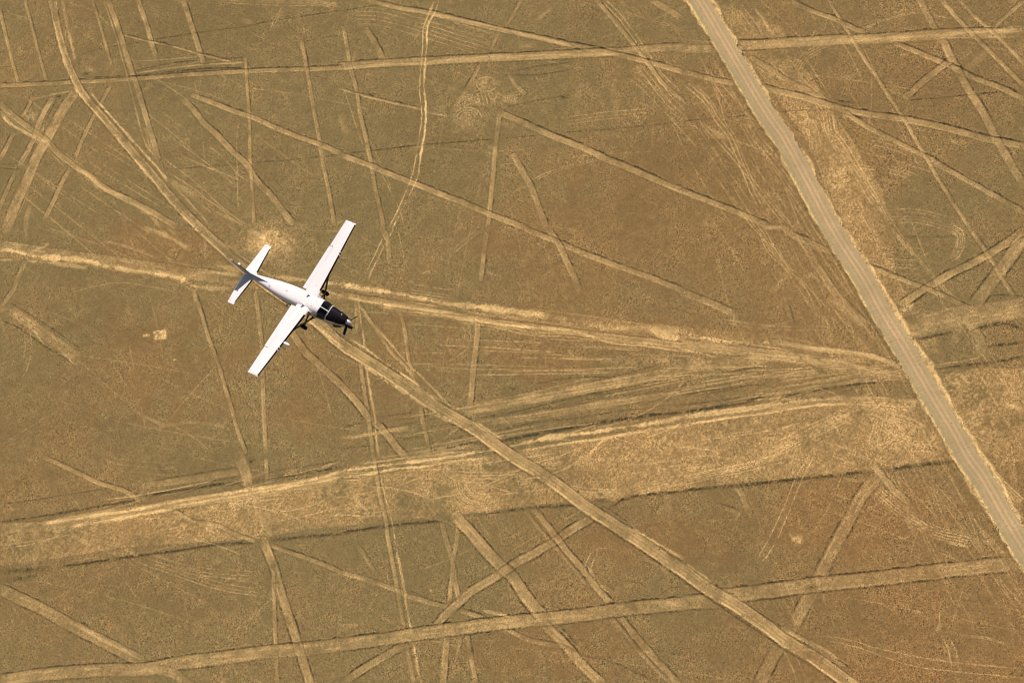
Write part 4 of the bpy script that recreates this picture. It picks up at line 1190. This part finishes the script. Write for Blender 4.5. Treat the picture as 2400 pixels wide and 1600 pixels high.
for sg, side in ((1, 'left'), (-1, 'right')):
    ysA = [0.3, .9, 2, 3.2, 4.4, 5.25]; ysB = [5.25, 6.2, 7.2, 7.66, 7.84, 7.91, 7.94]
    V1, F1 = wingmesh([wsec(y, sg) for y in ysA], 0, .74)
    secs = [wsec(y, sg) for y in ysB]
    for q, sc_ in ((4, .93), (5, .75), (6, .4)): le, ch, tk, up, cb = secs[q]; secs[q] = (le, ch, tk * sc_, up, cb)
    V2, F2 = wingmesh(secs[:4], 0, .78); V3, F3 = wingmesh(secs[3:], 0, 1.)
    n1_ = len(V1); n2_ = n1_ + len(V2)
    wing = mesh('wing', V1 + V2 + V3, F1 + [tuple(i_ + n1_ for i_ in f) for f in F2] + [tuple(i_ + n2_ for i_ in f) for f in F3], WHITE, root, True)
    V, Fs = wingmesh([wsec(y, sg) for y in ([.92] if sg < 0 else [.9]) + [2, 3.2, 4.4, 5.24]], .746, 1.035); mesh('flap', V, Fs, WHITE, wing, True)
    V, Fs = wingmesh([wsec(y, sg) for y in [5.29, 6.2, 7.2, 7.64]], .786, 1.); mesh('aileron', V, Fs, WHITE, wing, True)
    for ya, yb in ((1.25, 4.74), (4.86, 5.02), (5.13, 7.84)):
        yy = [ya + (yb - ya) * q / 4 for q in range(5)]
        V, Fs = wingmesh([wsec(y, sg) for y in yy], 0, .055, .008, 8); mesh('deice_boot', V, Fs, BOOT, wing, True)
    for yf in (4.80, 5.075):                       # small white fences
        le, ch, tk, up, cb = wsec(yf, sg); V = []
        for y_ in (yf - .018, yf + .018):
            for q in range(9):
                a = math.pi * (.5 + q / 8); V.append((le[0] - .13 + .17 * -math.cos(a), sg * y_, le[2] + .15 * math.sin(a)))
        Fs = [tuple(range(9)), tuple(range(17, 8, -1))] + [(q, q + 1, q + 10, q + 9) for q in range(8)] + [(8, 0, 9, 17)]
        mesh('wing_fence', V, Fs, WHITE, wing)
    le = wsec(4.62, sg)[0]
    tube([(le[0] - .25, sg * 4.62, le[2] - .12), (le[0] - .1, sg * 4.62, le[2] - .35), (le[0] + .45, sg * 4.62, le[2] - .36)], .02, BLADE, 'pitot_tube', wing)
    # spoiler strip ahead of the flap, hinge plate, skin joints
    def onwing(y, c, o=.003):
        le, ch, tk, up, cb = wsec(y, sg); th = 5 * (.2969 * math.sqrt(c) - .126 * c - .3516 * c * c + .2843 * c ** 3 - .1015 * c ** 4)
        return (le[0] - c * ch, sg * y, le[2] + ch * (th * tk + cb * 4 * c * (1 - c)) + o)
    def decal(y0_, y1_, ca_, cb_, m, name, o=.004, n=6):
        V = []; Fs = []
        for q in range(n + 1):
            y = y0_ + (y1_ - y0_) * q / n
            for c in (ca_, cb_): V.append(onwing(y, c, o))
        for q in range(n): Fs.append((q * 2, q * 2 + 1, q * 2 + 3, q * 2 + 2))
        return mesh(name, V, Fs, m, wing)
    decal(3.9, 5.2, .655, .70, WHITE, 'spoiler', .016); decal(3.9, 5.2, .700, .709, SEAM, 'spoiler_seam', .006)
    decal(1.5, 3.2, .30, .33, WHITE, 'skin_doubler', .01)
    tube([onwing(5.27, .72, .0), onwing(5.27, .74, .05)], .03, DGREY, 'hinge_fitting', wing, 6)
    tube([onwing(1.5, .28, -.01), onwing(1.5, .285, .02)], .03, SEAM, 'fuel_cap', wing, 8)
    tube([onwing(7.88, .25, -.02), onwing(7.9, .3, .03)], .02, TEAL, 'navigation_light', wing, 8)
    # brace strut
    ym = 2.95; le = wsec(ym, sg)[0]
    tube([(-.62, sg * .78, 1.02), (-.55, sg * 1.3, 1.42), (-.42, sg * ym, le[2] - .14)], [.13, .10, .10], DGREY, 'wing_strut', root, 12, .38)
    tube([(-.62, sg * .70, .98), (-.60, sg * .95, 1.16)], [.2, .12], DGREY, 'strut_fairing', root, 12, .6)
    # wing root fairing
    rr = []
    for x, h_, w_ in ((.35, .01, .01), (.22, .03, .03), (.05, .05, .05), (-.4, .05, .07), (-.9, .01, .04)):
        rr.append([(x, sg * (.78 + w_ * math.cos(2 * math.pi * q / 12)), 2.68 + (h_ + .02) * math.sin(2 * math.pi * q / 12)) for q in range(12)])
    V, Fs = ringloft(rr); mesh('root_fairing', V, Fs, WHITE, wing, True)
    # main wheel
    leg = tube([(-1.35, sg * .45, 1.0), (-1.42, sg * .95, .80), (-1.52, sg * 1.45, .48), (-1.58, sg * 1.66, .32)], [.11, .10, .08, .06], DGREY, 'main_gear_leg', root, 10, .6)
    def wheel(x, y, z, r, wd, parent):
        rings = []
        prof = [(-wd, .55 * r), (-wd, .8 * r), (-wd * .7, .95 * r), (0, r), (wd * .7, .95 * r), (wd, .8 * r), (wd, .55 * r)]
        V = []; Fs = []; n = 24
        for q in range(n):
            a = 2 * math.pi * q / n
            for py, pr_ in prof: V.append((x + pr_ * math.cos(a), y + py, z + pr_ * math.sin(a)))
        m_ = len(prof)
        for q in range(n):
            for s_ in range(m_ - 1): Fs.append((q * m_ + s_, q * m_ + s_ + 1, ((q + 1) % n) * m_ + s_ + 1, ((q + 1) % n) * m_ + s_))
        ty = mesh('tyre', V, Fs, RUB, parent, True)
        V = [(x + .56 * r * math.cos(2 * math.pi * q / n), y + s_ * wd * .8, z + .56 * r * math.sin(2 * math.pi * q / n)) for s_ in (-1, 1) for q in range(n)]
        Fs = [tuple(range(n)), tuple(range(2 * n - 1, n - 1, -1))] + [(q, (q + 1) % n, n + (q + 1) % n, n + q) for q in range(n)]
        mesh('wheel_hub', V, Fs, DGREY, parent)
    wheel(-1.60, sg * 1.80, .33, .38, .15, leg)
    # tailplane
    def hsec(y, f=0): a = y / 3.12; return ((-7.70 - .38 * a, sg * y, 2.46), 1.50 - .72 * a, .11, (0, 0, 1), 0)
    V1, F1 = wingmesh([hsec(y) for y in (.02, .3, 1.5, 2.9)], 0, .62); V2, F2 = wingmesh([hsec(y) for y in (2.9, 3.05, 3.12)], 0, 1.)
    F2 = [tuple(i_ + len(V1) for i_ in f) for f in F2]; tp = mesh('tailplane', V1 + V2, F1 + F2, WHITE, root, True)
    V, Fs = wingmesh([hsec(y) for y in (.14, 1.5, 2.89)], .628, 1.); mesh('elevator', V, Fs, WHITE, tp, True)
    V, Fs = wingmesh([hsec(y) for y in (.42, 1.5, 2.86)], 0, .07, .008, 8); mesh('deice_boot', V, Fs, BOOT, tp, True)
    V, Fs = wingmesh([hsec(y) for y in (3.12, 3.135, 3.15)], 0, .98); 
    for q in (1.3, 2.9): 
        le, ch, tk, *_ = hsec(q); tube([(le[0] - .6 * ch, sg * q, 2.50), (le[0] - .64 * ch, sg * q, 2.55)], .022, SEAM, 'hinge_fitting', tp, 6)
# --- fin and rudder -----------------------------------------------------------
def fsec(z):
    le = -7.78 - .43 * (z - 2.6) if z >= 2.6 else -7.6
    return ((le, 0, z), (9.0 + .06 * (z - 2.6)) + le, .10, (0, 1, 0), 0)
V, Fs = wingmesh([fsec(z) for z in (2.3, 2.6, 3.4, 4.3, 4.62)], 0, 1.); fin = mesh('vertical_fin', V, Fs, FIN_SHADED, root, True)
V = []; 
dz = [(-5.5, 2.70, .01), (-6.3, 2.80, .035), (-7.1, 2.93, .06), (-7.9, 3.08, .075), (-8.2, 3.1, .05)]
rr = [[(x, -w_, 2.45), (x, -w_ * .9, z - .06), (x, 0, z), (x, w_ * .9, z - .06), (x, w_, 2.45)] for x, z, w_ in dz]
V, Fs = ringloft(rr); mesh('dorsal_fin', V, Fs, FIN_SHADED, fin, True)
def rsec(z): le = -9.01 - .06 * (z - 2.6); return ((le, 0, z), .44 if z > 2 else .40, .11, (0, 1, 0), 0)
V, Fs = wingmesh([rsec(z) for z in (1.78, 2.4, 3.4, 4.3, 4.58)], 0.02, 1.); mesh('rudder', V, Fs, FIN_SHADED, fin, True)
V, Fs = wingmesh([((fsec(z)[0][0], 0, z), 9.47 + fsec(z)[0][0], .10, (0, 1, 0), 0) for z in (4.63, 4.74, 4.80)][:2] + [((-8.85, 0, 4.82), .5, .06, (0, 1, 0), 0)], 0, 1.); mesh('fin_cap', V, Fs, WHITE, fin, True)
V, Fs = wingmesh([fsec(z) for z in (3.12, 3.7, 4.3)], 0, .07, .008, 8); mesh('deice_boot', V, Fs, BOOT, fin, True)
tube([(-8.70, 0, 4.74), (-8.70, 0, 4.86), (-8.70, 0, 4.90)], [.05, .05, .02], RED, 'beacon', fin, 10)
V, Fs = box(-8.95, -8.72, .05, .26, 3.88, 3.93, .02); mesh('navigation_antenna', V, Fs, WHITE, fin)
tube([(-8.9, 0, 2.0), (-9.45, 0, 1.93)], [.13, .03], WHITE, 'tail_cone', root, 12)
# --- propeller ---------------------------------------------------------------
pz = 1.72
rings = [[(x, r * math.cos(2 * math.pi * q / 20), pz + r * math.sin(2 * math.pi * q / 20)) for q in range(20)] for x, r in ((3.40, .235), (3.52, .25), (3.64, .215), (3.78, .14), (3.90, .06), (3.95, .012))]
V, Fs = ringloft(rings); prop = mesh('propeller', V, Fs, ALU, root, True)
for th in (204, 324, 84):
    a = math.radians(th); rd = Vector((0, math.cos(a), math.sin(a))); tg = Vector((0, -math.sin(a), math.cos(a)))
    rr = []
    for r, c, tw_, tk in ((.16, .07, 65, .055), (.35, .09, 58, .045), (.6, .125, 44, .03), (.9, .13, 34, .025), (1.16, .115, 28, .02)):
        cd_ = tg * math.cos(math.radians(tw_)) + Vector((1, 0, 0)) * math.sin(math.radians(tw_)); nn = cd_.cross(rd); c0_ = Vector((3.50, 0, pz)) + rd * r
        rr.append([c0_ + cd_ * (c * math.cos(2 * math.pi * q / 10)) + nn * (tk * math.sin(2 * math.pi * q / 10)) for q in range(10)])
    V, Fs = ringloft(rr); bl_ = mesh('blade', V, Fs, BLADE, prop, True)
    rr2 = []
    for r, sc_ in ((1.165, 1), (1.24, .95), (1.285, .6)):
        c0_ = Vector((3.50, 0, pz)) + rd * r; rr2.append([c0_ + (p - (Vector((3.50, 0, pz)) + rd * 1.16)) * sc_ * 1.02 for p in rr[-1]])
    V, Fs = ringloft(rr2); o2 = mesh('blade_tip', V, Fs, TIPM, prop, True)
# intakes, exhaust, nose gear, pod, aerials
for sg in (1, -1):
    tube([(3.40, sg * .19, 1.46), (3.445, sg * .19, 1.46)], [.10, .10], BLADE, 'cooling_inlet', cowl, 12, .7)
V, Fs = box(3.36, 3.45, -.2, .2, 1.30, 1.38, .02); mesh('oil_cooler_inlet', V, Fs, BLADE, cowl)
tube([(2.75, -.40, 1.15), (2.5, -.50, 1.10), (2.05, -.62, 1.04), (1.8, -.66, 1.0)], [.08, .13, .15, .13], DGREY, 'exhaust_pipe', root, 12)
ng = tube([(2.62, 0, 1.15), (2.66, 0, .65), (2.70, 0, .35)], [.09, .07, .05], DGREY, 'nose_gear_leg', root, 10)
wheel(2.72, 0, .17, .28, .105, ng)
bar([(2.68, -.15, .5), (2.7, -.17, .3), (2.74, -.16, .16)], .03, .03, DGREY, 'nose_fork', ng, (1, 0, 0))
rr = [[(x, -4.24 + r * math.cos(2 * math.pi * q / 16), 2.80 + r * math.sin(2 * math.pi * q / 16)) for q in range(16)] for x, r in ((-.95, .03), (-.7, .09), (-.35, .14), (0, .15), (.16, .135), (.28, .09), (.34, .03))]
V, Fs = ringloft(rr); mesh('radar_pod', V, Fs, WHITE, root, True)
for x, y in ((-.72, .46), (-.68, -.52)):
    V = [(x + .10, y - .012, 2.88), (x + .10, y + .012, 2.88), (x - .22, y + .012, 2.88), (x - .22, y - .012, 2.88), (x - .14, y - .008, 3.22), (x - .14, y + .008, 3.22), (x - .26, y + .008, 3.22), (x - .26, y - .008, 3.22)]
    mesh('blade_antenna', V, [(0, 1, 2, 3), (4, 5, 6, 7), (0, 1, 5, 4), (1, 2, 6, 5), (2, 3, 7, 6), (3, 0, 4, 7)], WHITE, root)
V = [(-5.30, -.17, 2.70), (-5.30, -.15, 2.70), (-5.45, -.15, 2.70), (-5.45, -.17, 2.70), (-5.44, -.165, 2.98), (-5.44, -.155, 2.98), (-5.47, -.155, 2.98), (-5.47, -.165, 2.98)]
mesh('blade_antenna', V, [(0, 1, 2, 3), (4, 5, 6, 7), (0, 1, 5, 4), (1, 2, 6, 5), (2, 3, 7, 6), (3, 0, 4, 7)], WHITE, root)
for x, y, z, r, h_ in ((-3.28, .06, 2.86, .10, .06), (-2.56, -.2, 2.87, .06, .035), (.3, .25, 2.86, .04, .03), (.1, -.28, 2.87, .04, .03)):
    rr = [[(x + q_ * r * math.cos(2 * math.pi * q / 14), y + q_ * r * math.sin(2 * math.pi * q / 14), z + zz * h_) for q in range(14)] for q_, zz in ((1, -.6), (1, .3), (.8, .8), (.35, 1))]
    V, Fs = ringloft(rr); mesh('dome_antenna', V, Fs, WHITE if r > .05 else TEAL, root, True)
tube([(-3.55, -.86, 1.5), (-3.6, -1.0, 1.42)], [.07, .05], DGREY, 'cabin_step', root, 8)
